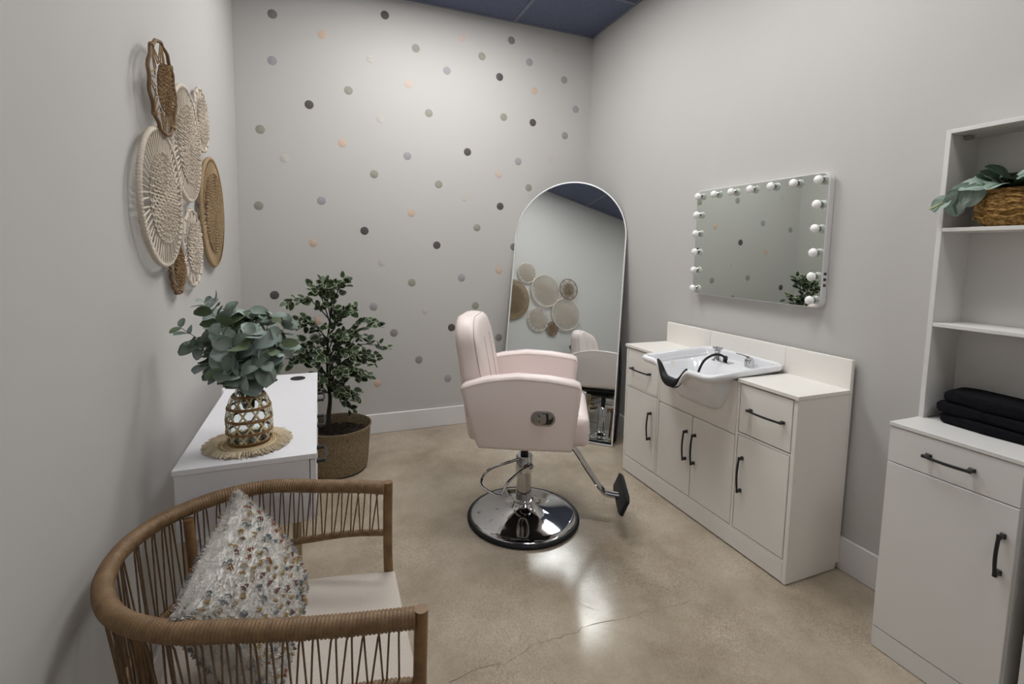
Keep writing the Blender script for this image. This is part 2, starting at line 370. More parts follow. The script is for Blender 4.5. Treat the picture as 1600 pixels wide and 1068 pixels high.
# wall dots: thin vinyl discs stuck on the back wall
DOTS = [(425.5, 21.9, 'grey'), (601.3, 23.5, 'dark'), (503.3, 54.4, 'peach'), (649.8, 75.4, 'sage'), (425.2, 94.8, 'lav'), (638.7, 131.3, 'pink'), (544.4, 141.2, 'sage'),
 (483, 163.4, 'dark'), (594.8, 185.4, 'speck'), (406.6, 202, 'sage'), (534.9, 223.7, 'peach'), (444.3, 247, 'speck'), (636.5, 243.7, 'lav'), (584.6, 271.9, 'sage'),
 (404.2, 321.3, 'sage'), (502.4, 313.3, 'lav'), (579, 92, 'speck'), (721.9, 59.3, 'pink'), (799.1, 63, 'grey'), (753, 88, 'sage'), (827.2, 97.3, 'lav'), (698.4, 110.3, 'lav'),
 (780.6, 120.2, 'dark'), (881.6, 124.8, 'sage'), (834.6, 141.8, 'peach'), (899.5, 170.8, 'lav'), (670, 176.7, 'sage'), (787, 182.9, 'sage'), (832.5, 191.5, 'dark'),
 (882.5, 211.9, 'sage'), (730.5, 237.3, 'dark'), (809.6, 252.1, 'lav'), (779, 271.9, 'pink'), (859, 248.7, 'speck'), (685.4, 287.9, 'sage'), (826, 293.2, 'sage'),
 (726.2, 309, 'speck'), (781.5, 322.2, 'dark'), (867, 79.7, 'speck'), (642.9, 332.6, 'peach'), (569.5, 360.4, 'dark'), (745.1, 355.4, 'sage'), (489.5, 379.3, 'peach'),
 (682.5, 382.9, 'dark'), (802.5, 385.6, 'grey'), (596.8, 409.3, 'speck'), (779.5, 421.9, 'peach'), (542, 436.8, 'sage'), (643.5, 441.3, 'sage'), (721.1, 433.8, 'lav'),
 (429, 460.8, 'dark'), (583.6, 478.8, 'lav'), (664.5, 484.5, 'speck'), (743, 477.3, 'sage'), (615.4, 519.8, 'mauve'), (705.5, 511.4, 'dark'), (654.6, 561.8, 'mauve'),
 (699.8, 590.8, 'lav'), (590.2, 598.6, 'peach'), (497.3, 501.2, 'peach'), (779, 526.7, 'mauve')]
dot_me = {}
for px, py, k in DOTS:
    x, y = (px - PX) / F_PX, (py - PY) / F_PX
    d = r2 * x - u2 * y + fw; t = YB / d.y
    if k not in dot_me:
        R_ = Matrix.Rotation(PI / 2, 4, 'X')
        dot_me[k] = MB().lathe([(.029, 0), (.029, .0008), (.0285, .001), (.0001, .001)], 28, M=R_, capb=True).mesh('dot_decal', MT['d_' + k])
    o = link('dot_decal', dot_me[k], wb); o.location = (d.x * t, YB, 1.38 + d.z * t)

# ================================================================== ARCHED FLOOR MIRROR
AM = dict(br=Vector((1.936, 2.803, 0.0)), th=-0.7546, lean=0.186, w=0.883, h=1.967)
e_ = Vector((math.cos(AM['th']), math.sin(AM['th']), 0)); nh = Vector((e_.y, -e_.x, 0))
u_ = Vector((0, 0, 1)) * math.cos(AM['lean']) - nh * math.sin(AM['lean']); n_ = e_.cross(u_)
def arch(wd, h, inset, n=28):
    a, b = -wd / 2 + inset, wd / 2 - inset; hh = h - wd / 2; r = wd / 2 - inset
    return [(a, inset), (b, inset)] + [(r * math.cos(PI * k / n), hh + r * math.sin(PI * k / n)) for k in range(n + 1)]
am = thing('arched_mirror', 'tall arched floor mirror leaning across the room corner', 'mirror')
Mx = Matrix((e_, -n_, u_)).transposed().to_4x4(); Mx.translation = AM['br'] - e_ * AM['w'] / 2 + Vector((0, 0, .004))
am.matrix_world = Mx
W_, H_ = AM['w'], AM['h']
MB().prism(arch(W_, H_, .008), .004).build('glass', MT['mirror'], am, 0).location.y = 0.004
m = MB(); o1, i1 = arch(W_, H_, 0), arch(W_, H_, .009); N = len(o1); D0, D1 = -.002, .016
vs = [(a, D0, b) for a, b in o1] + [(a, D0, b) for a, b in i1] + [(a, D1, b) for a, b in o1] + [(a, D1, b) for a, b in i1]; fs = []
for k in range(N):
    j = (k + 1) % N
    fs += [(k, j, N + j, N + k), (2 * N + k, 3 * N + k, 3 * N + j, 2 * N + j), (k, 2 * N + k, 2 * N + j, j), (N + k, N + j, 3 * N + j, 3 * N + k)]
m.add(vs, fs); m.build('frame', MT['frame'], am)
MB().prism(arch(W_, H_, .010), .004).build('backing', MT['dback'], am, 0).location.y = 0.012
# U-shaped black stand behind
st = [(-.36, .020, 1.0), (-.425, .035, .6), (-.43, .055, .10), (-.41, .058, .04), (-.36, .06, .022), (.36, .06, .022), (.43, .058, .035), (.452, .055, .09), (.452, .040, .6), (.39, .020, 1.0)]
MB().tube(spline(st, 6), .010, 8).build('stand', MT['black'], am)

# ================================================================== LIGHTED VANITY MIRROR
vm = thing('vanity_mirror', 'wide wall mirror edged with round white bulbs above the wash station', 'mirror', (XR, 1.888, 1.455))
yh, zh, gx = .400, .305, -.037
def yz_plate(x0, x1, pts):
    m = MB(); N = len(pts); vs = [(x0, a, b) for a, b in pts] + [(x1, a, b) for a, b in pts]
    fs = [tuple(range(N)), tuple(reversed(range(N, 2 * N)))] + [(k, N + k, N + (k + 1) % N, (k + 1) % N) for k in range(N)]
    m.add(vs, fs); return m
m = yz_plate(-.036, -.002, rrect(-yh, yh, -zh, zh, .035)); m.build('body', MT['frame'], vm)
yz_plate(-.0385, -.0362, rrect(-yh + .004, yh - .004, -zh + .004, zh - .004, .032)).build('glass', MT['mirror2'], vm, 0)
for k in range(3): bx('switch', MT['black'], vm, -.028, -.012, -yh - .0012, -yh + .001, -.155 - k * .026, -.143 - k * .026, .0005, 1)
bm_ = MB(); Rx = Matrix.Rotation(-PI / 2, 4, 'Y')
bm_.lathe([(.010, .006)] + [(.0205 * math.cos(a) if a < 1.5 else .0001, .0215 + .0165 * math.sin(a)) for a in [(-1.05 + k * 2.62 / 8) for k in range(9)]], 16, M=Rx)
bulb_me = bm_.mesh('bulb', MT['bulb'])
sock_me = MB().lathe([(.0125, 0), (.0125, .006), (.0105, .008)], 16, M=Rx, capt=True).mesh('socket', MT['chrome'])
bp = [(yh - .030 - k * (2 * yh - .066) / 6, zh - .034) for k in range(7)]
bp += [(yh - .026, zh - .034 - k * (2 * zh - .068) / 5) for k in range(1, 6)] + [(-yh + .036, zh - .034 - k * (2 * zh - .068) / 5) for k in range(1, 6)]
for a, b in bp:
    o = link('bulb', bulb_me, vm); o.location = (-.0385, a, b)
    s = link('socket', sock_me, o)

# ================================================================== HANDLES
def handle(parent, c, axis, L, proj=.028, out=(-1, 0, 0), square=False, name='handle'):
    """arched pull handle: posts at both ends, bar bowed outward"""
    c = Vector(c); ax = Vector(axis).normalized(); ou = Vector(out); m = MB(); r = .0052
    side = ax.cross(ou)
    for s in (-1, 1):
        p = c + ax * (s * L / 2 - s * .007)
        Mh = Matrix((ax, side, ou)).transposed().to_4x4(); Mh.translation = p
        m.box(-.009, .009, -.0068, .0068, 0, .006, .002, 1, M=Mh)
        m.box(-.0065, .0065, -.0055, .0055, .004, proj - .004, .002, 1, M=Mh)
    pts = [c + ax * (-L / 2 + L * t) + ou * (proj - .006 + .008 * math.sin(PI * t)) for t in [k / 12 for k in range(13)]]
    m.tube(pts, lambda i: .0052 if i in (0, 12) else .0042, 8, sq=(1, 1.2), upv=ou)
    return m.build(name, MT['black'], parent)

# ================================================================== WASH STATION CABINET
ws = thing('wash_station', 'low cream wash station cabinet with doors and drawers under the lighted mirror', 'cabinet')
X0 = 1.803; XBk = 2.112
L = MT['lam']; F = .018
bx('end_panel', L, ws, X0 + .001, XBk, 1.330, 1.348, 0.004, .800, .001, 1)
bx('end_panel', L, ws, X0 + .001, XBk, 2.477, 2.495, 0.004, .800, .001, 1)
for y in (1.622, 2.176): bx('partition', L, ws, X0, XBk, y - .006, y + .006, .10, .800)
bx('bottom_panel', L, ws, X0 + .03, XBk, 1.348, 2.477, .088, .102)
bx('plinth', L, ws, X0, X0 + F, 1.348, 2.477, 0.006, .088, .001, 1)
bx('rail', L, ws, X0 + .001, X0 + F, 1.348, 2.477, .0895, .103)
for a in ((1.348, 1.615, .78), (1.629, 2.169, .56), (2.183, 2.477, .78)): bx('gap_shade_back', MT['gap'], ws, X0 + .03, X0 + .036, a[0], a[1], .102, a[2])  # dark sheets behind the fronts, gap shade put into their colour
for (y0, y1) in ((1.325, 1.629), (2.169, 2.503)):
    bx('worktop', L, ws, X0 - .006, XBk, y0, y1, .8005, .817, .0012, 1)
cut = [(2.168, .800), (2.168, .549), (1.630, .549), (1.630, .800), (1.676, .800), (1.694, .72), (1.722, .66), (1.76, .636), (1.88, .633), (2.0, .636), (2.038, .66), (2.066, .72), (2.084, .800)]
MB().prism(cut, F, M=Matrix(((0, 1, 0, X0 + F / 2), (1, 0, 0, 0), (0, 0, 1, 0), (0, 0, 0, 1)))).build('fixed_panel', L, ws, 0)
g = .0028
def front(name, y0, y1, z0, z1, hc, hax, hl):
    o = bx(name, L, ws, X0, X0 + F, y0 + g, y1 - g, z0 + g, z1 - g, .0012, 1)
    handle(o, (X0, *hc), hax, hl); return o
front('drawer', 1.349, 1.615, .568, .797, (1.470, .688), (0, 1, 0), .175)
front('drawer', 2.183, 2.476, .564, .797, (2.340, .678), (0, 1, 0), .178)
front('door', 1.349, 1.615, .104, .556, (1.580, .376), (0, 0, 1), .168)
front('door', 1.629, 1.903, .104, .546, (1.877, .376), (0, 0, 1), .162)
front('door', 1.903, 2.169, .104, .546, (1.938, .376), (0, 0, 1), .162)
front('door', 2.183, 2.476, .104, .553, (2.235, .374), (0, 0, 1), .166)
for y in (1.349, 2.183):
    bx('rail', L, ws, X0 + .001, X0 + F, y, y + .266 + (.027 if y > 2 else 0), .5565, .5655)
for y0, y1 in ((1.330, 1.6425), (1.6435, 2.1255), (2.1265, 2.497)):
    bx('backsplash_panel', L, ws, XBk + .0005, XR - .0145, y0, y1, .03, .945, .0015, 1)
for y in (1.40, 2.42):
    MB().lathe([(.018, 0), (.018, .006), (.008, .008), (.008, .09)], 14, (2.07, y, 0)).build('foot', MT['black'], ws)

# ================================================================== SHAMPOO SINK
sk = thing('shampoo_sink', 'white ceramic shampoo sink with black neck rest set in the cream cabinet', 'sink')
YC = 1.880
def ss(a, b, x):
    t = min(1, max(0, (x - a) / (b - a))); return t * t * (3 - 2 * t)
def ring(x0, x1, hy, r, zf, dipw, yc=YC):
    out = []
    for a, b in rrect(x0, x1, yc - hy, yc + hy, r, 9):
        out.append((a, b))
    res = []
    # resample evenly so that the dip at the front edge is smooth
    P = [Vector((a, b, 0)) for a, b in out] + [Vector((out[0][0], out[0][1], 0))]
    tot = sum((P[i + 1] - P[i]).length for i in range(len(P) - 1)); n = 120; step = tot / n; Q = resample(P, step * 0.99999)[:n]
    while len(Q) < n: Q.append(Q[-1])
    for q in Q:
        g_ = math.exp(-((q.y - yc) / .082) ** 4) * (1 - ss(1.60, 1.74, q.x)) * dipw
        res.append((1.618 + (q.x - 1.60) * .9648, q.y, zf(q.x) - .088 * g_))
    # start each ring at the same bearing
    k = max(range(n), key=lambda i: (res[i][0] - 5 * abs(res[i][1] - yc)) if res[i][1] >= yc else -99)
    return res[k:] + res[:k]
rz = lambda dz: (lambda x: .838 + (x - 1.60) / .515 * .024 + dz)
cz = lambda z: (lambda x: z)
rings = [ring(1.80, 2.02, .10, .05, cz(.625), 0), ring(1.775, 2.04, .15, .07, cz(.628), 0), ring(1.745, 2.06, .175, .07, cz(.660), .0), ring(1.700, 2.08, .195, .07, cz(.72), .05),
         ring(1.660, 2.10, .21, .07, cz(.775), .35), ring(1.645, 2.104, .215, .06, rz(-.036), .7), ring(1.612, 2.110, .245, .05, rz(-.034), .9), ring(1.600, 2.111, .254, .05, rz(-.022), 1),
         ring(1.600, 2.111, .255, .05, rz(-.010), 1), ring(1.608, 2.108, .250, .05, rz(-.002), 1), ring(1.618, 2.102, .243, .05, rz(0), 1), ring(1.628, 2.094, .232, .05, rz(-.004), 1), ring(1.636, 2.090, .226, .05, rz(-.014), 1),
         ring(1.642, 2.086, .222, .05, rz(-.040), .8), ring(1.646, 2.078, .218, .05, rz(-.048), .75), ring(1.650, 1.985, .212, .06, rz(-.050), .7), ring(1.660, 1.965, .202, .07, rz(-.066), .5),
         ring(1.690, 1.945, .185, .07, cz(.73), .1), ring(1.735, 1.925, .16, .07, cz(.685), 0), ring(1.78, 1.90, .10, .05, cz(.668), 0), ring(1.82, 1.86, .02, .015, cz(.662), 0)]
m = MB(); n = 120; vs = [p for r in rings for p in r]; fs = []
for i in range(len(rings) - 1):
    for k in range(n): fs.append((i * n + k, i * n + (k + 1) % n, (i + 1) * n + (k + 1) % n, (i + 1) * n + k))
fs.append(tuple(reversed(range(n)))); fs.append(tuple((len(rings) - 1) * n + k for k in range(n)))
m.add(vs, fs); m.build('basin', MT['ceramic'], sk, 60)
MB().lathe([(.028, 0), (.026, .004), (.018, .005), (.016, .002), (.001, .002)], 20, (1.84, YC, .662)).build('drain', MT['chrome'], sk)
# neck rest: crescent pad over the dip
m = MB(); vs = []; fs = []; NN, K = 25, 12
for i in range(NN):
    t = -1 + 2 * i / (NN - 1); y = YC + .004 + t * .104
    gg = math.exp(-((y - YC) / .082) ** 4); zc = .840 - .088 * gg + .004; th = .30 + .70 * (1 - abs(t) ** 2.5)
    for k in range(K):
        a = 2 * PI * k / K; vs.append((1.632 + .024 * th * math.cos(a), y, zc - .010 * th + .026 * th * math.sin(a)))
for i in range(NN - 1):
    for k in range(K): fs.append((i * K + k, i * K + (k + 1) % K, (i + 1) * K + (k + 1) % K, (i + 1) * K + k))
fs += [tuple(range(K)), tuple(reversed(range((NN - 1) * K, NN * K)))]
m.add(vs, fs); m.build('neck_rest', MT['rubber'], sk, 60)
# faucet on the inner ledge
fa = Vector((2.03, 1.985, .806))
m = MB(); m.lathe([(.030, 0), (.030, .006), (.020, .010), (.017, .022), (.015, .045), (.018, .050), (.0185, .058), (.010, .062), (.001, .063)], 20, fa)
fo = m.build('faucet', MT['chrome'], sk)
m = MB(); m.box(-.055, .055, -.022, .022, 0, .008, .003, 2, M=Matrix.Translation(fa + Vector((0, -.045, 0)))@Matrix.Rotation(PI / 2, 4, 'Z')); m.build('faucet_plate', MT['chrome'], fo)
m = MB()
for k in range(4):
    a = k * PI / 2 + .5; c = fa + Vector((0, 0, .066)); m.tube([c, c + Vector((.026 * math.cos(a), .026 * math.sin(a), .004))], .006, 8)
m.lathe([(.012, .060), (.013, .070), (.009, .078), (.001, .079)], 14, fa); m.build('faucet_knob', MT['chrome'], fo)
hp = spline([fa + Vector(v) for v in ((-.005, -.060, .012), (-.025, -.062, .040), (-.07, -.05, .048), (-.12, -.035, .020), (-.15, -.03, -.03), (-.165, -.03, -.09))], 8)
MB().tube(hp, .0065, 8).build('hose', MT['rubber'], sk)
m = MB(); m.tube([fa + Vector((.002, -.052, .008)), fa + Vector((-.012, -.068, .034))], .011, 10); m.build('hose_nut', MT['rubber'], sk)
fb = Vector((2.052, 1.795, .808))
m = MB(); m.box(-.014, .014, -.020, .020, 0, .046, .006, 2, M=Matrix.Translation(fb)); m.lathe([(.017, .044), (.017, .052), (.006, .056), (.001, .056)], 16, fb)
v2 = m.build('mixer_valve', MT['chrome'], sk)
m = MB(); m.tube([fb + Vector((0, 0, .055)), fb + Vector((-.012, .035, .062)), fb + Vector((-.02, .065, .064))], lambda i: .007 - .001 * i, 8, sq=(.5, 1.3)); m.build('lever', MT['chrome'], v2)

# ================================================================== STORAGE CABINETS (right)
def base_cabinet(t, y0, y1, lam, fronts=True):
    xf, xk = 1.821, XR - .016
    bx('side_panel', lam, t, xf + .018, xk, y0, y0 + .016, 0.002, .810, .001, 1)
    bx('side_panel', lam, t, xf + .018, xk, y1 - .016, y1, 0.002, .810, .001, 1)
    bx('plinth', lam, t, xf + .001, xf + .0175, y0 + .001, y1 - .001, 0.002, .0765, .001, 1)
    bx('back_panel', lam, t, xk - .006, xk, y0 + .016, y1 - .016, .05, .81)
    bx('gap_shade_panel', MT['gap'], t, xf + .03, xf + .036, y0 + .016, y1 - .016, .05, .80)  # dark sheet painted as the shade between drawer and door
    bx('worktop', lam, t, xf - .003, XR - .001, y0 - .001, y1 + .001, .8115, .8245, .001, 1)
    d = bx('drawer', lam, t, xf, xf + .0175, y0 + .001, y1 - .001, .6875, .8090, .0012, 1)
    handle(d, (xf, (y0 + y1) / 2 - .003, .751), (0, 1, 0), .125, .030)
    d = bx('door', lam, t, xf, xf + .0175, y0 + .001, y1 - .001, .0795, .6845, .0012, 1)
    handle(d, (xf, y0 + .028, .537), (0, 0, 1), .125, .030)
LW = MT['lamn']
sc = thing('storage_cabinet', 'tall cream storage cabinet with open shelves holding a plant and black towels', 'cabinet')
base_cabinet(sc, .665, 1.005, LW)
xs = 1.973
bx('side_panel', LW, sc, xs, XR - .002, .990, 1.005, .825, 1.813, .001, 1)
bx('side_panel', LW, sc, xs, XR - .002, .665, .680, .825, 1.813, .001, 1)
bx('top_panel', LW, sc, xs, XR - .002, .680, .990, 1.799, 1.813, .001, 1)
for z in (1.1495, 1.474): bx('shelf', LW, sc, xs, XR - .012, .6805, .9895, z, z + .013, .001, 1)
bx('back_panel', LW, sc, XR - .010, XR - .004, .680, .990, .825, 1.799)
MB().box(2.04, 2.062, .968, .989, 1.784, 1.7985, .003, 1).build('bracket', MT['steel'], sc)
s2 = thing('base_cabinet', 'cream base cabinet at the right edge beside the shelving unit', 'cabinet')
base_cabinet(s2, .290, .630, LW)

# towels
def towel(z, h, dx, dy, lb):
    m = MB(); hx, hy = .072, .128
    def fn(u, v):
        a = 2 * PI * u; ex = 0.25
        cx = math.copysign(abs(math.cos(a)) ** ex, math.cos(a)); sy = math.copysign(abs(math.sin(a)) ** ex, math.sin(a))
        prof = [(0.0, 0), (.94, 0), (1, .25), (1, .75), (.94, 1), (0.0, 1)]
        k = v * 5; i = min(4, int(k)); f = k - i
        r = prof[i][0] * (1 - f) + prof[i + 1][0] * f; q = prof[i][1] * (1 - f) + prof[i + 1][1] * f
        x = cx * hx * r; y = sy * hy * r
        wz = (.0012 * math.sin(19 * y + 3 * dx * 100) + .0012 * math.sin(11 * x + 9 * y)) * (1 if z < .9 else 3) + (.010 * math.exp(-((y - .04) / .07) ** 2) if z > .9 else 0)
        return Vector((x + .004 * math.sin(30 * y + z * 90), y + .003 * math.sin(40 * x + z * 70), q * h + (wz * q)))
    m.grid(fn, 56, 26, cu=True)
    o = m.build('folded_towel', MT['towel'], None, 60); o.location = (2.040 + dx, .825 + dy, z)
    tag(o, lb, 'towel', 'stacked black towels'); return o
towel(.8252, .034, 0, 0, 'folded black towel at the bottom of the shelf stack')
towel(.8622, .034, .002, .007, 'folded black towel in the middle of the shelf stack')
towel(.8992, .036, .004, -.004, 'folded black towel on top of the shelf stack')

# ================================================================== SHELF PLANT
sp = thing('basket_plant', 'trailing silver-leaved plant in a round woven basket on the upper shelf', 'plant', (2.045, .842, 1.487))
def boval(prof, n=36):
    return MB().lathe(prof, n, M=Matrix.Diagonal((.76, 1.0, 1, 1)))
boval([(.001, .003), (.060, .0), (.080, .012), (.094, .05), (.096, .085), (.090, .112), (.087, .118), (.083, .112), (.088, .08), (.085, .05)]).build('basket', MT['basket'], sp)
boval([(.001, .100), (.084, .100)]).build('soil', MT['soil'], sp)
m = MB()
for k in range(5): m.tube([(.0955 * .76 * math.cos(a), .0955 * math.sin(a), .03 + .02 * k + .004 * math.sin(9 * a + k)) for a in [2 * PI * i / 48 for i in range(48)]], .0030, 6, closed=True)
m.build('weave_band', MT['basket'], sp)
def heart_leaf(L, W, cup, droop, nu=13, nv=11):
    m = MB()
    def fn(u, v):
        s = 2 * u - 1; t = v; wv = W * (min(1, (t + .06) / .30) ** .5) * math.sqrt(max(0.0, 1 - max(0, (t - .30) / .70) ** 2.2)) + .0004
        x = t * L - .16 * L * abs(s) ** 1.5 * max(0, 1 - t / .35)
        return Vector((x, s * wv, cup * abs(s) * wv - droop * t * t * L + .0022 * math.cos(9 * t - 5 * abs(s)) * abs(s)))
    m.grid(fn, nu, nv)
    for i in range(len(m.f)):
        u, v = i % (nu - 1), i // (nu - 1); k = min(abs(u - 5.5) - .5, 5)
        m.m[i] = 1 if k < .6 and v < nv - 2 else 0
    return m
lm1 = heart_leaf(.070, .031, .22, .25).mesh('leaf', [MT['caladium'], MT['vein']], 60)
lm2 = heart_leaf(.090, .043, .2, .35).mesh('leaf', [MT['dkleaf'], MT['dkleaf']], 60)
def leaf_at(me, parent, p, d, nrm, s=1.0):
    o = link('leaf', me, parent); x = Vector(d).normalized(); z = Vector(nrm); z = (z - x * z.dot(x)).normalized(); y = z.cross(x)
    Mm = Matrix((x, y, z)).transposed().to_4x4(); Mm = Matrix.Translation(p) @ Mm @ Matrix.Scale(s, 4)
    o.matrix_local = Mm; return o
vine = spline([(0, .03, .105), (-.04, .06, .130), (-.078, .085, .122), (-.094, .120, .098), (-.104, .150, .074), (-.108, .172, .062)], 6)
MB().tube(vine, .0025, 6).build('vine', MT['palestem'], sp)
for p, d, nn, s in (((-.080, .080, .125), (-.15, .55, -.60), (-.88, -.42, .22), 1.05), ((-.092, .118, .098), (.05, -.25, -.95), (-.90, -.42, .12), .90), ((-.098, .128, .092), (-.15, .80, -.55), (-.80, -.35, .48), .78),
                    ((-.088, .095, .112), (-.12, .30, -.90), (-.86, -.50, .10), .95), ((-.075, .06, .125), (-.25, .35, -.75), (-.85, -.45, .25), .95), ((-.07, .05, .130), (-.35, .70, .10), (-.75, -.10, .65), .9)):
    leaf_at(lm1, sp, p, d, nn, s)
for k in range(16):
    a = random.uniform(0, 2 * PI); p = (.02 * math.cos(a), .045 * math.sin(a), .115 + .02 * random.random())
    leaf_at(lm2, sp, p, (.6 * math.cos(a), math.sin(a), random.uniform(.25, .9)), (-.5, random.uniform(-.4, .4), 1), random.uniform(.75, 1.15))
for p, d, s in (((-.03, .03, .15), (-.4, .7, .1), 1.0), ((-.045, -.02, .15), (-.3, -.6, .25), 1.0), ((-.05, .01, .135), (-.6, .2, -.1), .8)): leaf_at(lm1, sp, p, d, (-.7, 0, .7), s)

# ================================================================== SALON CHAIR
CH = thing('salon_chair', 'pale pink leather salon chair on a round chrome base', 'chair', (.975, 2.190, 0), math.radians(-28))
LE = MT['leather']
def arm(side):
    ctrl = [(-.190, .482), (.02, .482), (.225, .488), (.238, .505), (.262, .70), (.270, .775), (.262, .800), (.235, .812), (.12, .827), (-.02, .832), (-.16, .812), (-.262, .780), (-.276, .768), (-.278, .750), (-.262, .700), (-.243, .640), (-.205, .50)]
    pts = [(p.x, p.y) for p in (Vector((a, b, 0)) for a, b in ctrl)]
    m = MB(); m.prism(pts, .076, .020, 4, M=Matrix.Translation((0, side * .272, 0)))
    o = m.build('armrest', LE, CH, 50)
    for yy in (side * .272 - .0375, side * .272 + .0375):
        ins = []
        P = [Vector((a, 0, b)) for a, b in ctrl]; c = Vector((0, 0, .65))
        # stitched seam running along the top edge
        ins = [Vector((a, yy + (.0385 if yy > side * .272 else -.0385) * 0 , b - .018)) for a, b in ctrl[5:14]]
        MB().tube(spline(ins[1:-1], 5), .0016, 5).build('seam', MT['stitch'], o)
    return o
a1 = arm(-1); arm(1)
# recline lever plate in the near armrest
pl = rrect(-.055, .055, -.034, .034, .0335, 8)
Mp = Matrix.Translation((.101, -.3105, .642))
m = MB(); m.prism(pl, .006, .002, 2, M=Mp); lp = m.build('lever_plate', MT['steel'], a1)
m = MB(); m.prism([(p[0] * .80 + .012, p[1] * .78) for p in rrect(-.042, .042, -.032, .032, .030, 8)], .003, 0, M=Mp @ Matrix.Translation((0, -.0025, 0))); m.build('recess', MT['dback'], lp)
m = MB(); m.prism([(-.040, -.008), (-.014, -.008), (-.014, -.021), (.012, -.019), (.016, 0), (.012, .021), (-.014, .022), (-.014, .009), (-.040, .009)], .010, .0025, 2, M=Mp @ Matrix.Translation((0, -.006, 0))); m.build('lever', MT['steel'], lp)
m = MB(); m.prism([(.026, -.004), (.040, .006), (.043, .018), (.030, .026), (.022, .02)], .006, .0015, 1, M=Mp @ Matrix.Translation((0, -.003, 0))); m.build('lever_tab', MT['steel'], lp)
# backrest
def back_pt(y, t, d):
    """t 0..1 up, d thickness coordinate (0 front .. 1 rear)"""
    z0, z1 = .50, 1.062
    return z0, z1
def backrest():
    m = MB(); hw = .226; z0, z1 = .485, 1.066; nu, nv = 40, 30
    # outline in (y,z): straight sides, rounded shoulders ; loft over depth with rounded edges
    def outline(inset):
        h = hw - inset; top = z1 - inset; bot = z0 + inset; r = .135 - inset * .6
        pts = []
        for k in range(15):
            a = PI / 2 * k / 14; pts.append((h - r + r * math.cos(a), top - r * .95 + r * .95 * math.sin(a)))
        for k in range(15):
            a = PI / 2 + PI / 2 * k / 14; pts.append((-h + r + r * math.cos(a), top - r * .95 + r * .95 * math.sin(a)))
        pts += [(-h, bot + (top - r - bot) * f) for f in (.85, .6, .35, .15)] + [(-h + .012, bot), (0, bot), (h - .012, bot)] + [(h, bot + (top - r - bot) * f) for f in (.15, .35, .6, .85)]
        return pts
    layers = [(.0, .11), (.0, .07), (.003, .030), (.010, .014), (.024, .004), (.055, 0), (.095, 0), (.120, .005), (.133, .018), (.138, .034), (.140, .075), (.140, .11)]
    rows = []
    for d, ins in layers:
        row = []
        for y, z in outline(ins):
            t = (z - z0) / (z1 - z0)
            th = 1.0 - .16 * t                       # thinner towards the top
            xf_ = -.125 - .085 * t - .02 * t * t      # front face line, reclined
            bulge = .012 * math.sin(PI * min(1, max(0, t))) * (1 - min(1, ins / .08)) * 0
            row.append((xf_ - d * th * 1.0 - bulge, y, z))
        rows.append(row)
    n = len(rows[0]); vs = [p for r in rows for p in r]; fs = []
    for i in range(len(rows) - 1):
        for k in range(n): fs.append((i * n + k, i * n + (k + 1) % n, (i + 1) * n + (k + 1) % n, (i + 1) * n + k))
    fs.append(tuple(reversed(range(n)))); fs.append(tuple((len(rows) - 1) * n + k for k in range(n)))
    m.add(vs, fs); o = m.build('backrest', LE, CH, 60)
    # side seam following the shoulder line and two vertical channel seams
    for d, ins, sl in ((.024, .0025, slice(0, 30)), (.120, .0035, slice(0, 30))):
        pts = []
        for y, z in outline(ins)[sl]:
            t = (z - z0) / (z1 - z0); pts.append((-.125 - .085 * t - .02 * t * t - d * (1 - .16 * t), y, z))
        lo = []
        for sy in (1, -1):
            pass
        y0, y1 = pts[0][1], pts[-1][1]
        def down(yv):
            r = []
            for z in (.88, .80, .70, .60):
                t = (z - z0) / (z1 - z0); r.append((-.125 - .085 * t - .02 * t * t - d * (1 - .16 * t), yv, z))
            return r
        pts = list(reversed(down(y0))) + pts + down(y1)
        MB().tube(pts, .0016, 5).build('seam', MT['stitch'], o)
    for y in (-.075, .075):
        pts = []
        for k in range(14):
            z = .60 + .36 * k / 13; t = (z - z0) / (z1 - z0); pts.append((-.125 - .085 * t - .02 * t * t + .0002, y, z))
        MB().tube(pts, .0022, 5).build('channel_seam', MT['stitch'], o)
backrest()
# seat
m = MB(); m.box(-.19, .315, -.228, .228, .478, .625, .038, 4)
m.v = [(x + (.03 * (1 - ((z - .478) / .147)) * 0 if x > .1 else 0), y, z + (.010 * math.cos(y * 6) if z > .6 else 0)) for x, y, z in m.v]
se = m.build('seat', LE, CH, 50)
pts = [(.3165 if abs(y) < .2 else .305, y, .545) for y in [-.215 + .43 * k / 20 for k in range(21)]]
MB().tube(pts, .0016, 5).build('seam', MT['stitch'], se)
MB().box(-.20, .235, -.232, .232, .462, .480, .004, 1).build('seat_board', MT['rubber'], CH)
m = MB(); m.box(-.10, .10, -.09, .09, .425, .4615, .004, 1); m.box(-.14, .22, -.10, -.075, .435, .4615); m.box(-.14, .22, .075, .10, .435, .4615); m.build('seat_bracket', MT['rubber'], CH)
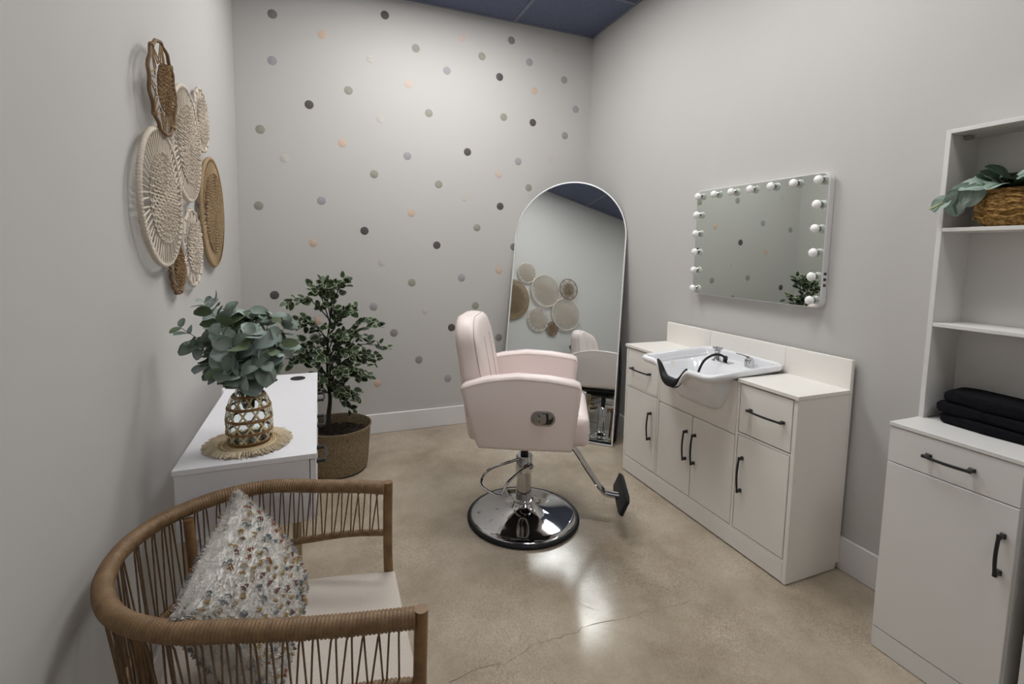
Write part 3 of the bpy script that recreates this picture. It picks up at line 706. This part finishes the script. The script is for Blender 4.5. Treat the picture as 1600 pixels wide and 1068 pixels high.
# column and base
m = MB(); m.lathe([(.0001, .43), (.020, .43), (.020, .338), (.0001, .338)], 16); m.build('piston', MT['black'], CH)
m = MB(); m.lathe([(.0385, .125), (.0385, .245), (.0435, .249), (.0435, .332), (.040, .338), (.021, .338)], 36); m.build('column', MT['chrome'], CH)
m = MB(); m.lathe([(.041, .100), (.041, .140), (.039, .142)], 36); m.lathe([(.045, .092), (.052, .090), (.054, .096), (.052, .102), (.045, .104), (.040, .104)], 36); m.build('collar', MT['chrome'], CH)
prof = [(.276, .012), (.272, .020), (.262, .024), (.235, .028), (.190, .034), (.150, .041), (.115, .050), (.085, .062), (.064, .076), (.054, .088), (.048, .098), (.040, .100)]
MB().lathe(prof, 64).build('base', MT['chrome'], CH, 60)
MB().lathe([(.270, .001), (.286, .001), (.292, .006), (.292, .012), (.286, .018), (.276, .021), (.270, .018)], 64).build('base_rim', MT['rubber'], CH, 60)
# pump pedal loop
lv = spline([(-.02, -.030, .325), (-.09, -.035, .300), (-.165, -.04, .270), (-.205, -.06, .232), (-.205, -.10, .200), (-.12, -.155, .185), (-.095, -.150, .195), (-.075, -.125, .235), (-.02, -.075, .275), (.035, -.052, .300)], 8)
MB().tube(lv, .0072, 8).build('pump_lever', MT['chrome'], CH)
m = MB(); m.tube([(.028, -.050, .296), (.050, -.055, .302)], .009, 8); m.tube([(.042, -.052, .285), (.042, -.052, .312)], .005, 8); m.build('lever_clamp', MT['steel'], CH)
cb = spline([(-.03, -.02, .44), (-.10, -.03, .40), (-.155, .0, .375), (-.16, .04, .345), (-.12, .06, .345), (-.05, .03, .370), (0, .01, .40)], 8)
MB().tube(cb, .0022, 6).build('cable', MT['rubber'], CH)
# footrest
fr = thing_fr = None
for s in (-1, 1):
    p = spline([(.10, s * .014, .44), (.20, s * .014, .425), (.255, s * .014, .385), (.33, s * .014, .275), (.395, s * .014, .185), (.425, s * .014, .160), (.485, s * .014, .152)], 8)
    MB().tube(p, .0115, 10).build('footrest_tube', MT['chrome'], CH)
m = MB(); Mf = Matrix.Translation((.497, 0, .165)) @ Matrix.Rotation(math.radians(-68), 4, 'Y')
m.prism([(-.050, -.110), (-.040, -.150), (.040, -.150), (.050, -.110), (.050, .110), (.040, .150), (-.040, .150), (-.050, .110)], .018, .003, 2, M=Mf @ Matrix.Rotation(PI / 2, 4, 'X'))
fo = m.build('foot_plate', MT['rubber'], CH)
m = MB()
for y in (-.09, -.03, .03, .09): m.box(-.042, .042, y - .022, y + .022, -.014, -.008, .002, 1, M=Mf)
m.build('tread', MT['rubber'], fo)

# ================================================================== DESK
dk = thing('makeup_desk', 'narrow white desk with drawers against the left wall', 'desk')
LWH = MT['lamw']; DX0, DX1, DY0, DY1, DZ = -.404, -.018, 1.566, 2.627, .740
top = MB().box(DX0, DX1, DY0, DY1, DZ - .017, DZ, .001, 1).build('desk_top', LWH, dk)
bx('side_panel', LWH, dk, DX0 + .004, DX1 - .022, DY0 + .004, DY0 + .020, .520, DZ - .0175, .001, 1)
bx('side_panel', LWH, dk, DX0 + .004, DX1 - .022, DY1 - .020, DY1 - .004, .520, DZ - .0175, .001, 1)
bx('back_panel', LWH, dk, DX0 + .004, DX0 + .014, DY0 + .020, DY1 - .020, .520, DZ - .0175)
bx('bottom_panel', LWH, dk, DX0 + .014, DX1 - .022, DY0 + .020, DY1 - .020, .520, .532)
for k in range(3):
    y0 = DY0 + .006 + k * (DY1 - DY0 - .012) / 3; y1 = y0 + (DY1 - DY0 - .012) / 3 - .004
    d = bx('drawer', LWH, dk, DX1 - .0195, DX1 - .002, y0, y1, .522, DZ - .021, .001, 1)
    handle(d, (DX1 - .002, (y0 + y1) / 2 + .005, .662), (0, 1, 0), .13, .030, out=(1, 0, 0))
for x in (DX0 + .03, DX1 - .062):
    for y in (DY0 + .03, DY1 - .03): MB().box(x - .013, x + .013, y - .013, y + .013, 0, .5195, .002, 1).build('leg', MT['wood'], dk)
for c in ((-.232, 2.520), (-.108, 2.524)):
    m = MB(); m.lathe([(.034, 0), (.034, .003), (.031, .004), (.027, .003), (.027, -.0005)], 28, (*c, DZ + .0004)); gr = m.build('cable_grommet', MT['black'], dk)
    MB().lathe([(.0001, .0008), (.027, .0008)], 28, (*c, DZ)).build('grommet_hole_shade', MT['dback'], gr)  # flat dark disc on the top, painting the shade inside the hole
bx('edge_clip', LWH, dk, DX0 - .006, DX0 + .004, 2.36, 2.39, DZ - .02, DZ + .018, .002, 1)

# ================================================================== PLACEMAT, VASE, EUCALYPTUS
VX, VY = -.222, 1.722
pm = thing('round_placemat', 'round fringed cream placemat under the vase', 'placemat', (VX - .003, VY - .003, DZ + .0006))
m = MB()
for k in range(13):
    r = .008 + k * .0071; m.tube([(r * math.cos(a), r * math.sin(a), .0035) for a in [2 * PI * i / 40 for i in range(40)]], .0037, 6, closed=True, mi=k % 2)
m.build('coil', [MT['fringe'], MT['seagrass']], pm, 60)
m = MB()
for k in range(620):
    a = random.uniform(0, 2 * PI); r0, r1 = .092, random.uniform(.118, .134); da = random.gauss(0, .05); z1 = random.uniform(.001, .010)
    m.tube([(r0 * math.cos(a), r0 * math.sin(a), .005), (.5 * (r0 + r1) * math.cos(a + da / 2), .5 * (r0 + r1) * math.sin(a + da / 2), .010 + z1 * .5), (r1 * math.cos(a + da), r1 * math.sin(a + da), z1)], .0016, 4, cap=False)
tag(m.build('fringe', MT['fringe'], pm, 60), kind='stuff')
vz = thing('woven_vase', 'glass vase in open bamboo weave on the fringed placemat', 'vase', (VX, VY, DZ + .0085))
vp = [(.056, .002), (.062, .010), (.0650, .04), (.0650, .085), (.061, .118), (.050, .148), (.040, .162), (.0385, .178), (.042, .190), (.044, .198)]
MB().lathe([(.001, .002)] + vp + [(.0415, .198), (.0395, .190), (.0360, .178), (.0375, .162), (.0475, .147), (.0585, .117), (.0625, .085), (.0625, .04), (.0595, .012), (.001, .008)], 40).build('glass', MT['glass'], vz, 60)
def vr(z):
    for i in range(len(vp) - 1):
        if vp[i][1] <= z <= vp[i + 1][1]:
            t = (z - vp[i][1]) / (vp[i + 1][1] - vp[i][1]); return vp[i][0] * (1 - t) + vp[i + 1][0] * t
    return vp[0][0] if z < .01 else vp[-1][0]
zr = [.004, .040, .080, .119, .156]
for z in zr:
    m = MB()
    for dz in ((-.0022, .0022) if z > .01 else (-.002, .002, .006)):
        r = vr(z + dz) + .003; m.tube([(r * math.cos(a), r * math.sin(a), z + dz) for a in [2 * PI * i / 40 for i in range(40)]], .0026, 6, closed=True)
    m.build('ring', MT['brownring'], vz, 60)
for b in range(4):
    za, zb_ = zr[b] + .003, zr[b + 1] - .002; nx = 11
    for k in range(nx):
        for s in (-1, 1):
            a0 = 2 * PI * (k + .5 * (b % 2)) / nx - s * .17; a1_ = a0 + s * .34
            pts = []
            for q in range(5):
                t = q / 4; a = a0 + (a1_ - a0) * t; z = za + (zb_ - za) * t; r = vr(z) + .0028 + (.0008 if s > 0 else 0)
                pts.append((r * math.cos(a), r * math.sin(a), z))
            m = MB(); vs = []
            for p in pts:
                v = Vector(p); rad = Vector((v.x, v.y, 0)).normalized(); tan = Vector((-rad.y, rad.x, 0))
                vs += [v + tan * .0032, v - tan * .0032, v - tan * .0032 + rad * .0012, v + tan * .0032 + rad * .0012]
            fs = [(4 * i + c, 4 * i + (c + 1) % 4, 4 * i + 4 + (c + 1) % 4, 4 * i + 4 + c) for i in range(4) for c in range(4)]
            m.add(vs, fs); m.build('weave_strip', MT['bamboo'], vz, 60)
eu = thing('eucalyptus_bunch', 'grey-green eucalyptus stems standing in the woven vase', 'plant', (VX, VY, DZ + .20))
def round_leaf(L, W, cup=.15):
    m = MB(); nu, nv = 5, 7
    def fn(u, v):
        s = 2 * u - 1; t = v; wv = W * math.sqrt(max(0, 1 - (2 * (t ** .9) - 1) ** 2)) + .0004
        return Vector((t * L, s * wv, cup * abs(s) * wv + .10 * L * math.sin(PI * t) - .08 * L * t))
    m.grid(fn, nu, nv)
    for i in range(len(m.v)):
        pass
    return m
em = [round_leaf(.062, .025).mesh('leaf', MT[k], 60) for k in ('euc', 'euc', 'euc2', 'euc3')] + [round_leaf(.062, .017, .05).mesh('leaf', MT[k], 60) for k in ('euc', 'euc3', 'euc2', 'euc')]
tips = [((-.195, .0, .205), .0, .75), ((-.115, .0, .265), .0, .95), ((-.05, -.02, .255), .0, 1.0), ((.02, .02, .235), .0, 1.0), ((.08, .03, .235), .0, 1.0), ((.13, .05, .195), .0, 1.0), ((.11, -.04, .145), .0, 1.05), ((.03, -.09, .185), 0, 1.15),
        ((-.03, -.10, .155), 0, 1.2), ((-.09, -.06, .165), 0, 1.15), ((-.10, .06, .19), 0, 1.1), ((0, .10, .20), 0, 1.1), ((.06, -.10, .09), 0, 1.15), ((-.06, -.115, .075), 0, 1.15), ((.0, -.13, .065), 0, 1.15), ((-.115, -.02, .085), 0, 1.05), ((.10, .07, .12), 0, 1.0), ((-.165, -.02, .150), 0, .8), ((-.13, .03, .285), 0, .8)]
for i, (tp, _, sz) in enumerate(tips):
    tp = Vector(tp); tp = Vector((tp.x * .92, tp.y * .85, tp.z * .93)); b = Vector((random.uniform(-.015, .015), random.uniform(-.015, .015), -.08)); mid = b.lerp(tp, .5) + Vector((-.15 * tp.x, -.1 * tp.y, .03))
    P = spline([b, mid, tp], 10)
    so = MB().tube(P, lambda k: .0022 - .0012 * k / 20, 5).build('stem', MT['eucstem'], eu)
    nl = 5 if i == 0 else 7
    for k in range(nl):
        f = .42 + .58 * k / (nl - 1); q = f * (len(P) - 1); j = min(len(P) - 2, int(q)); p = P[j].lerp(P[j + 1], q - j); td = (P[j + 1] - P[j]).normalized()
        ph = random.uniform(0, 2 * PI); o1_ = td.orthogonal().normalized(); o2_ = td.cross(o1_)
        for s in (0, PI):
            rad = o1_ * math.cos(ph + s) + o2_ * math.sin(ph + s)
            d = (rad + td * random.uniform(.2, .9) + Vector((0, 0, random.uniform(-.25, .15)))).normalized(); nn = (td * .8 - rad * .3 + Vector((random.gauss(.2, .6), random.gauss(-.5, .5), random.gauss(.45, .5))))
            me = random.choice(em[4:] if (i == 0 and k > 0) else [em[0], em[1], em[2], em[2], em[3], em[6], em[5]]); s_ = sz * random.uniform(.80, 1.25) * (1.0 if k < nl - 1 else .7)
            leaf_at(me, so, p, d, nn, s_)

# ================================================================== POTTED FICUS
PXc, PYc = .088, 3.105
fi = thing('potted_ficus', 'small variegated ficus tree in a round woven planter beside the desk', 'plant', (PXc, PYc, 0))
MB().lathe([(.001, .004), (.165, .004), (.176, .008), (.184, .03), (.196, .18), (.202, .262), (.209, .278), (.208, .285), (.203, .285), (.196, .265), (.190, .20), (.17, .03), (.001, .02)], 48).build('planter', MT['potweave'], fi, 50)
m = MB(); m.lathe([(.174, .0005), (.179, .006), (.176, .010)], 48, capb=True); m.build('planter_base', MT['rubber'], fi)
m = MB()
m.grid(lambda u, v: Vector((.186 * v * math.cos(2 * PI * u), .186 * v * math.sin(2 * PI * u), .225 + .012 * math.sin(19 * u * 2 * PI * v) * math.cos(23 * v) + random.uniform(-.005, .006))), 60, 14, cu=True); m.build('soil', MT['soil'], fi, 0)
trk = [(-.045, -.01, .20), (-.05, -.012, .34), (-.04, -.005, .45), (-.05, .0, .60), (-.048, .002, .80), (-.03, .0, .96), (-.02, 0, 1.05)]
TR = spline(trk, 10); MB().tube(TR, lambda k: .020 * (1 - .85 * (k / len(TR)) ** .6), 8).build('trunk', MT['bark'], fi)
def ficus_leaf(L, W):
    m = MB(); n = 10; out = []; inn = []
    for k in range(n):
        a = 2 * PI * k / n; x = .5 * L + .5 * L * math.cos(a); y = W * math.sin(a) * (1 - .25 * math.cos(a))
        out.append((x, y, .15 * abs(y) - .06 * L * (x / L) ** 2)); x2 = .5 * L + .43 * L * math.cos(a); y2 = .80 * y; inn.append((x2, y2, .15 * abs(y2) - .06 * L * (x2 / L) ** 2 + .0003))
    c = (.5 * L, 0, -.015 * L)
    m.add(out + inn + [c], [(k, (k + 1) % n, n + (k + 1) % n, n + k) for k in range(n)], 1)
    m.f += [(n + k, n + (k + 1) % n, 2 * n) for k in range(n)]; m.m += [0] * n
    return m
fl = [ficus_leaf(.048, .0170).mesh('leaf', [MT['fleaf'], MT['fedge']], 60), ficus_leaf(.044, .0165).mesh('leaf', [MT['fleaf'], MT['fedge']], 60), ficus_leaf(.052, .016).mesh('leaf', [MT['fleaf'], MT['fleaf']], 60)]
rng = random.Random(11)
BR_ = [((-.03, 0, .96), (.07, .0, 1.185)), ((-.035, 0, .93), (-.13, -.02, 1.15)), ((-.03, 0, .95), (-.08, .03, 1.18)), ((-.03, 0, .94), (-.27, -.04, 1.07)), ((-.03, 0, .97), (-.01, -.02, 1.17)),
       ((-.045, 0, .82), (-.25, .03, .905)), ((-.045, 0, .80), (-.20, -.06, .95)), ((-.047, 0, .82), (.12, .02, 1.02)), ((-.047, 0, .80), (.06, -.05, 1.01)), ((-.047, 0, .72), (.28, .02, .90)), ((-.047, 0, .70), (.22, -.06, .945)),
       ((-.048, 0, .70), (.31, -.03, .76)), ((-.048, 0, .62), (.26, .05, .66)), ((-.049, 0, .60), (.25, -.05, .72)), ((-.05, 0, .60), (-.26, -.02, .70)), ((-.05, 0, .58), (-.29, .04, .76)), ((-.048, 0, .68), (-.24, -.05, .80)),
       ((-.045, 0, .50), (.12, -.06, .46)), ((-.045, 0, .50), (.17, .03, .56)), ((-.045, 0, .48), (-.16, -.03, .45)), ((-.047, 0, .55), (.03, -.13, .64)), ((-.047, 0, .62), (.09, -.10, .74)), ((-.047, 0, .66), (-.12, -.10, .70)), ((-.047, 0, .75), (.05, -.08, .84)),
       ((-.045, 0, .45), (.08, .02, .36)), ((-.048, 0, .68), (.17, .10, .82)), ((-.048, 0, .6), (-.10, .10, .82)), ((-.045, 0, .46), (.02, -.08, .50)), ((-.045, 0, .5), (-.13, -.09, .60)), ((-.047, 0, .6), (.19, -.11, .60))]
leafpos = []
for a, b in BR_:
    a, b = Vector(a), Vector(b); mid = a.lerp(b, .5) + Vector((0, 0, .05 + .03 * rng.random())); P = spline([a, mid, b], 8)
    MB().tube(P, lambda k: .0045 - .0030 * k / 16, 5).build('branch', MT['bark'], fi)
    for k in range(13):
        f = .24 + .76 * k / 12; q = f * (len(P) - 1); j = min(len(P) - 2, int(q)); p = P[j].lerp(P[j + 1], q - j); td = (P[j + 1] - P[j]).normalized()
        side = td.cross(Vector((0, 0, 1))).normalized() * (1 if k % 2 else -1)
        for rep in range(1 if k > 10 else 2):
            rv = Vector((rng.gauss(0, 1), rng.gauss(0, 1), rng.gauss(0, 1)))
            p2 = p + rv * .012 * (rep + .3)
            d = td * .55 + side * (.8 if rep == 0 else -.3) + rv * .35; leafpos.append((p2, d, Vector((rng.gauss(0, .5), -.7 + rng.gauss(0, .5), .7)), rng.uniform(.85, 1.30)))
rng.shuffle(leafpos)
for p, d, nn, s in leafpos[:300]: leaf_at(rng.choice(fl), fi, p, d, nn, s)
rest = MB()
for p, d, nn, s in leafpos[300:]:
    src = ficus_leaf(.046, .0155); x = d.normalized(); z = (nn - x * nn.dot(x)).normalized(); y = z.cross(x); Mm = Matrix.Translation(p) @ Matrix((x, y, z)).transposed().to_4x4() @ Matrix.Scale(s, 4)
    b0 = len(rest.v); rest.v += [tuple(Mm @ Vector(v)) for v in src.v]; rest.f += [tuple(i + b0 for i in f) for f in src.f]; rest.m += src.m
tag(rest.build('foliage', [MT['fleaf'], MT['fedge']], fi, 60), kind='stuff')

# ================================================================== MACRAME HOOPS
def hoop(lb, y, z, R, style, xo=.022, tilt=0.0, name='macrame_hoop'):
    t = thing(name, lb, 'wall hanging', (XL + xo, y, z), group='woven hoops on the left wall'); t.rotation_euler = (0, tilt, 0)
    C = dict(white=MT['cotton'], brown=MT['jute'], tan=MT['tanjute'])[style[0]]
    hr = random.Random(int(R * 1000))
    def P(r, a, x=0.0): return Vector((x, r * math.cos(a), r * math.sin(a)))
    twig = style[1] == 'twig'; grouped = style[1] in ('twig', 'grouped')
    rr = .0088 if R > .2 else .006
    m = MB()
    if grouped:
        m.tube([P(R * (1 + .006 * math.sin(k * 1.7)), 2 * PI * k / 60, .002 * math.sin(k * 1.3)) for k in range(60)], .0055, 8, closed=True); m.build('ring', MT['twig'] if style[0] == 'brown' else C, t, 60)
    else:
        na = int(2 * PI * R / .0105)                # hoop wrapped in cord: ridged tube
        m.tube([P(R, 2 * PI * k / (3 * na)) for k in range(3 * na)], lambda i: rr * (.74, 1.0, 1.0)[i % 3], 8, closed=True); m.build('ring', C, t, 80)
    ns = style[2]; ri = style[3] * R; cr = style[4]
    m = MB()
    for k in range(ns):
        a = 2 * PI * k / ns
        if grouped:
            nq = 3 if not twig else 4
            for q in range(nq):
                o_ = (q - (nq - 1) / 2); m.tube([P(R, a + o_ * .030), P(ri, a + o_ * .9 * PI / ns)], cr, 5, cap=False)
            if not twig or k % 2: m.tube([P(R, a + q * .017) for q in (-2.2, -1, 0, 1, 2.2)], .0085, 7)
        else:
            m.tube([P(R, a, .002), P(ri, a + hr.gauss(0, .02), .003)], cr, 5, cap=False)
            m.tube([P(R + .002, a - .010, .004), P(R - .010, a, .007), P(R + .002, a + .010, .004)], cr * 1.1, 5)
    m.build('spoke_cord', C, t, 60)
    m = MB(); sp_k = style[5]; nr = max(3, int(round(ri / sp_k)))
    for j in range(nr):
        r = ri * (1 - (j + .15) / nr); kn = max(4, int(2 * PI * r / (sp_k * 1.08)))
        for k in range(kn):
            a = 2 * PI * (k + .5 * (j % 2)) / kn + hr.gauss(0, .01); c = P(r, a, .004 + hr.uniform(0, .003))
            r1 = max(.002, r - ri / nr); nx_ = P(r1, a + PI / kn, .001); nx2 = P(r1, a - PI / kn, .001)
            m.tube([c, nx_], cr * .85, 5, cap=False); m.tube([c, nx2], cr * .85, 5, cap=False)
            tn = Vector((0, -math.sin(a), math.cos(a))); rd = Vector((0, math.cos(a), math.sin(a))); q = sp_k * .30
            m.tube([c - tn * q, c + Vector((.005, 0, 0)), c + tn * q], lambda i: cr * (1.5 if i == 1 else .9), 6)
            m.tube([c - rd * q + Vector((.004, 0, 0)), c + Vector((.009, 0, 0)), c + rd * q + Vector((.004, 0, 0))], lambda i: cr * (1.1 if i == 1 else .7), 5)
    tag(m.build('knotted_net', C, t, 60), kind='stuff')
    return t
hoop('largest-looking cream macrame hoop, nearest on the left wall', 1.838, 1.531, .212, ('white', 'wrap', 56, .68, .0029, .0195), .028)
hoop('cream macrame hoop in the middle of the wall cluster, high up', 2.188, 1.766, .209, ('white', 'wrap', 56, .70, .0029, .0195), .026)
hoop('large tan woven disc hoop farthest back in the wall cluster', 2.655, 1.540, .250, ('tan', 'wrap', 170, .74, .0026, .0135), .022)
hoop('small cream hoop at the top right of the wall cluster', 2.492, 1.928, .130, ('white', 'grouped', 16, .72, .0029, .0185), .020)
hoop('cream bundled-cord hoop hanging below the middle cream hoop', 2.235, 1.374, .148, ('white', 'grouped', 16, .68, .0029, .0185), .022)
hoop('tiny brown woven hoop at the bottom of the wall cluster', 2.012, 1.297, .084, ('brown', 'grouped', 10, .68, .0024, .0135), .020)
hoop('topmost open brown twig hoop with a jute centre', 1.852, 1.872, .138, ('brown', 'twig', 8, .55, .0020, .0130), .040)

# ================================================================== RATTAN CHAIR
rc = thing('rattan_chair', 'low rattan tub armchair with a beige seat in the foreground', 'armchair')
ZR = .682
rail_pts = [(.172, 1.383), (.09, 1.422), (-.009, 1.458), (-.085, 1.488), (-.165, 1.506), (-.262, 1.488), (-.345, 1.438), (-.405, 1.368), (-.436, 1.27), (-.424, 1.15), (-.366, 1.045), (-.272, .975), (-.175, .940), (-.065, .905), (.05, .876), (.160, .853)]
RP = spline([(x, y, ZR + .0) for x, y in rail_pts], 10)
RP = resample(RP, .0024)
MB().tube(RP, lambda i: (.0178, .0198, .0198)[i % 3], 10, upv=(0, 0, 1)).build('arm_rail', MT['rattan'], rc, 80)
def inner(s, zz, k=.90):
    cx, cy = -.12, 1.20; return Vector((cx + (s.x - cx) * k, cy + (s.y - cy) * k, zz))
LP = [inner(p, .505, 1.0 - .075 * math.sin(PI * i / (len(RP) - 1)) ** .5) for i, p in enumerate(RP)]
LPz = []
for i, p in enumerate(LP):
    f = i / (len(LP) - 1); back = math.sin(PI * f); LPz.append(Vector((p.x, p.y, .545 - .105 * back ** 2)))
MB().tube(LPz, lambda i: (.0085, .0105, .0105)[i % 3], 8, upv=(0, 0, 1)).build('lower_rail', MT['rattan'], rc, 80)
# laced cords in a V pattern
NC = 54; N1 = len(RP) - 1
def at(path, f):
    q = f * (len(path) - 1); j = min(len(path) - 2, int(q)); return path[j].lerp(path[j + 1], q - j)
for k in range(NC):
    f0 = .012 + .976 * k / NC; df = .976 / NC
    for a, b in ((f0 + df * .15, f0 - df * .05 if k else f0), (f0 + df * .35, min(.995, f0 + df * .75))):
        pa = at(RP, a); pb = at(LPz, max(.003, b)); d = (pb - pa).normalized(); o_ = (inner(pa, pa.z, .99) - pa).normalized() * random.choice((-1, 1)) * .010
        MB().tube([pa + o_ + Vector((0, 0, -.012)), pa + o_ * .6 + d * .03, pb], .0021, 5).build('cord', MT['cane'], rc, 60)
# posts and frame
posts = [((.178, 1.383), (.205, 1.392)), ((.170, .850), (.198, .836)), ((-.335, 1.425), (-.375, 1.47)), ((-.335, 1.035), (-.395, 1.0))]
for i, (a, b) in enumerate(posts):
    z1 = ZR + .018 if i < 2 else ZR - .02
    P = [Vector((a[0], a[1], z1)), Vector((a[0], a[1], .42)), Vector((b[0], b[1], 0))] if i < 2 else [Vector((a[0], a[1], z1)), Vector((a[0] * .98, a[1], .42)), Vector((b[0], b[1], 0))]
    MB().tube(spline(P, 8), .0135 if i < 2 else .0125, 12).build('leg', MT['pole'], rc, 60)
for a, b in (((.178, 1.383, .395), (.170, .850, .395)), ((.178, 1.383, .390), (-.335, 1.425, .380)), ((.170, .850, .390), (-.335, 1.035, .380)), ((-.335, 1.425, .385), (-.335, 1.035, .385))):
    MB().tube([a, b], .012, 10).build('seat_rail', MT['pole'], rc, 60)
# seat pad: flat cushion
sp_ = [(.196, 1.372), (.05, 1.405), (-.10, 1.43), (-.22, 1.42), (-.32, 1.36), (-.355, 1.27), (-.345, 1.17), (-.29, 1.08), (-.2, 1.015), (-.08, .965), (.04, .915), (.190, .868)]
m = MB(); m.prism([(x, y) for x, y in sp_], .032, .010, 3, M=Matrix.Translation((0, 0, .412)) @ Matrix(((1, 0, 0, 0), (0, 0, 1, 0), (0, -1, 0, 0), (0, 0, 0, 1))))
m.build('seat', MT['seatfab'], rc, 50)

# ================================================================== PILLOW
pw = thing('throw_pillow', 'shaggy white throw pillow with multicoloured yarn dashes on the rattan chair', 'pillow', (-.195, 1.205, .605))
pw.matrix_world = Matrix.Translation((-.160, 1.158, .590)) @ Matrix(((.4156, -.8932, .1719), (.1408, .2499, .9580), (-.8986, -.3739, .2296))).to_4x4()
S_ = .163
def pil(u, v, s):
    a, b = 2 * u - 1, 2 * v - 1; pin = 1 - .10 * (a * a * (1 - b * b) * 0 + 0); x = a * S_ * (1 - .09 * (1 - b * b) * 0 - .10 * b * b * (abs(a) ** 2) * 0); z = b * S_
    ed = (1 - a ** 2) * (1 - b ** 2); x *= 1 - .07 * (1 - a * a) * 0; th = .085 * max(0, ed) ** .42
    cx = 1 - .08 * (1 - b * b) * abs(a) ** 3; cz_ = 1 - .08 * (1 - a * a) * abs(b) ** 3
    return Vector((x * cx, -s * th, z * cz_))
m = MB(); m.grid(lambda u, v: pil(u, v, 1), 31, 31); m.grid(lambda u, v: pil(1 - u, v, -1), 31, 31)
m.build('cover', MT['fur'], pw, 80)
def pnorm(u, v, s):
    e = .004; a = pil(min(1, u + e), v, s) - pil(max(0, u - e), v, s); b = pil(u, min(1, v + e), s) - pil(u, max(0, v - e), s); n = a.cross(b) * (1 if s > 0 else 1)
    n = n.normalized(); c = Vector((0, -s, 0)); return n if n.dot(c) > 0 else -n
prng = random.Random(5); m = MB()
for k in range(22000):
    s = 1 if prng.random() < .62 else -1; u, v = [(q if k % 2 else .5 - .5 * math.cos(PI * (.5 - .5 * math.cos(PI * q)))) for q in (prng.random(), prng.random())]; p = pil(u, v, s); n = pnorm(u, v, s)
    d = (n * 1.2 + Vector((prng.gauss(0, .5), prng.gauss(0, .5), prng.gauss(0, .5)))).normalized(); L_ = prng.uniform(.007, .015); q = d.orthogonal().normalized() * .0017
    m.add([p + q, p - q, p + d * L_], [(0, 1, 2)])
tag(m.build('pile', MT['fur'], pw, 0), kind='stuff')
m = MB(); yk = ['y_rust', 'y_teal', 'y_blue', 'y_gold', 'y_plum', 'y_tan']
for s in (1, -1):
    for i in range(17):
        v = (i + .5) / 17; base_c = prng.choice([0, 1, 2, 2, 3, 4])
        for j in range(13):
            u = (j + .5 + .25 * (i % 2)) / 13.2
            if prng.random() < .22: continue
            ci = base_c if prng.random() < .45 else prng.randrange(6); long_ = prng.random() < .12
            for q in range(3):
                uu = min(.985, max(.015, u + prng.gauss(0, .006))); vv = min(.985, max(.015, v + prng.gauss(0, .010))); p0 = pil(uu, vv, s); n = pnorm(uu, vv, s)
                du = .020 if not long_ else .045; p1 = pil(min(.99, uu + du), vv, s)
                m.tube([p0 + n * .004, (p0 + p1) / 2 + n * prng.uniform(.007, .011), p1 + n * .004], .0019, 4, mi=ci)
tag(m.build('yarn_dash', [MT[k] for k in yk], pw, 60), kind='stuff')
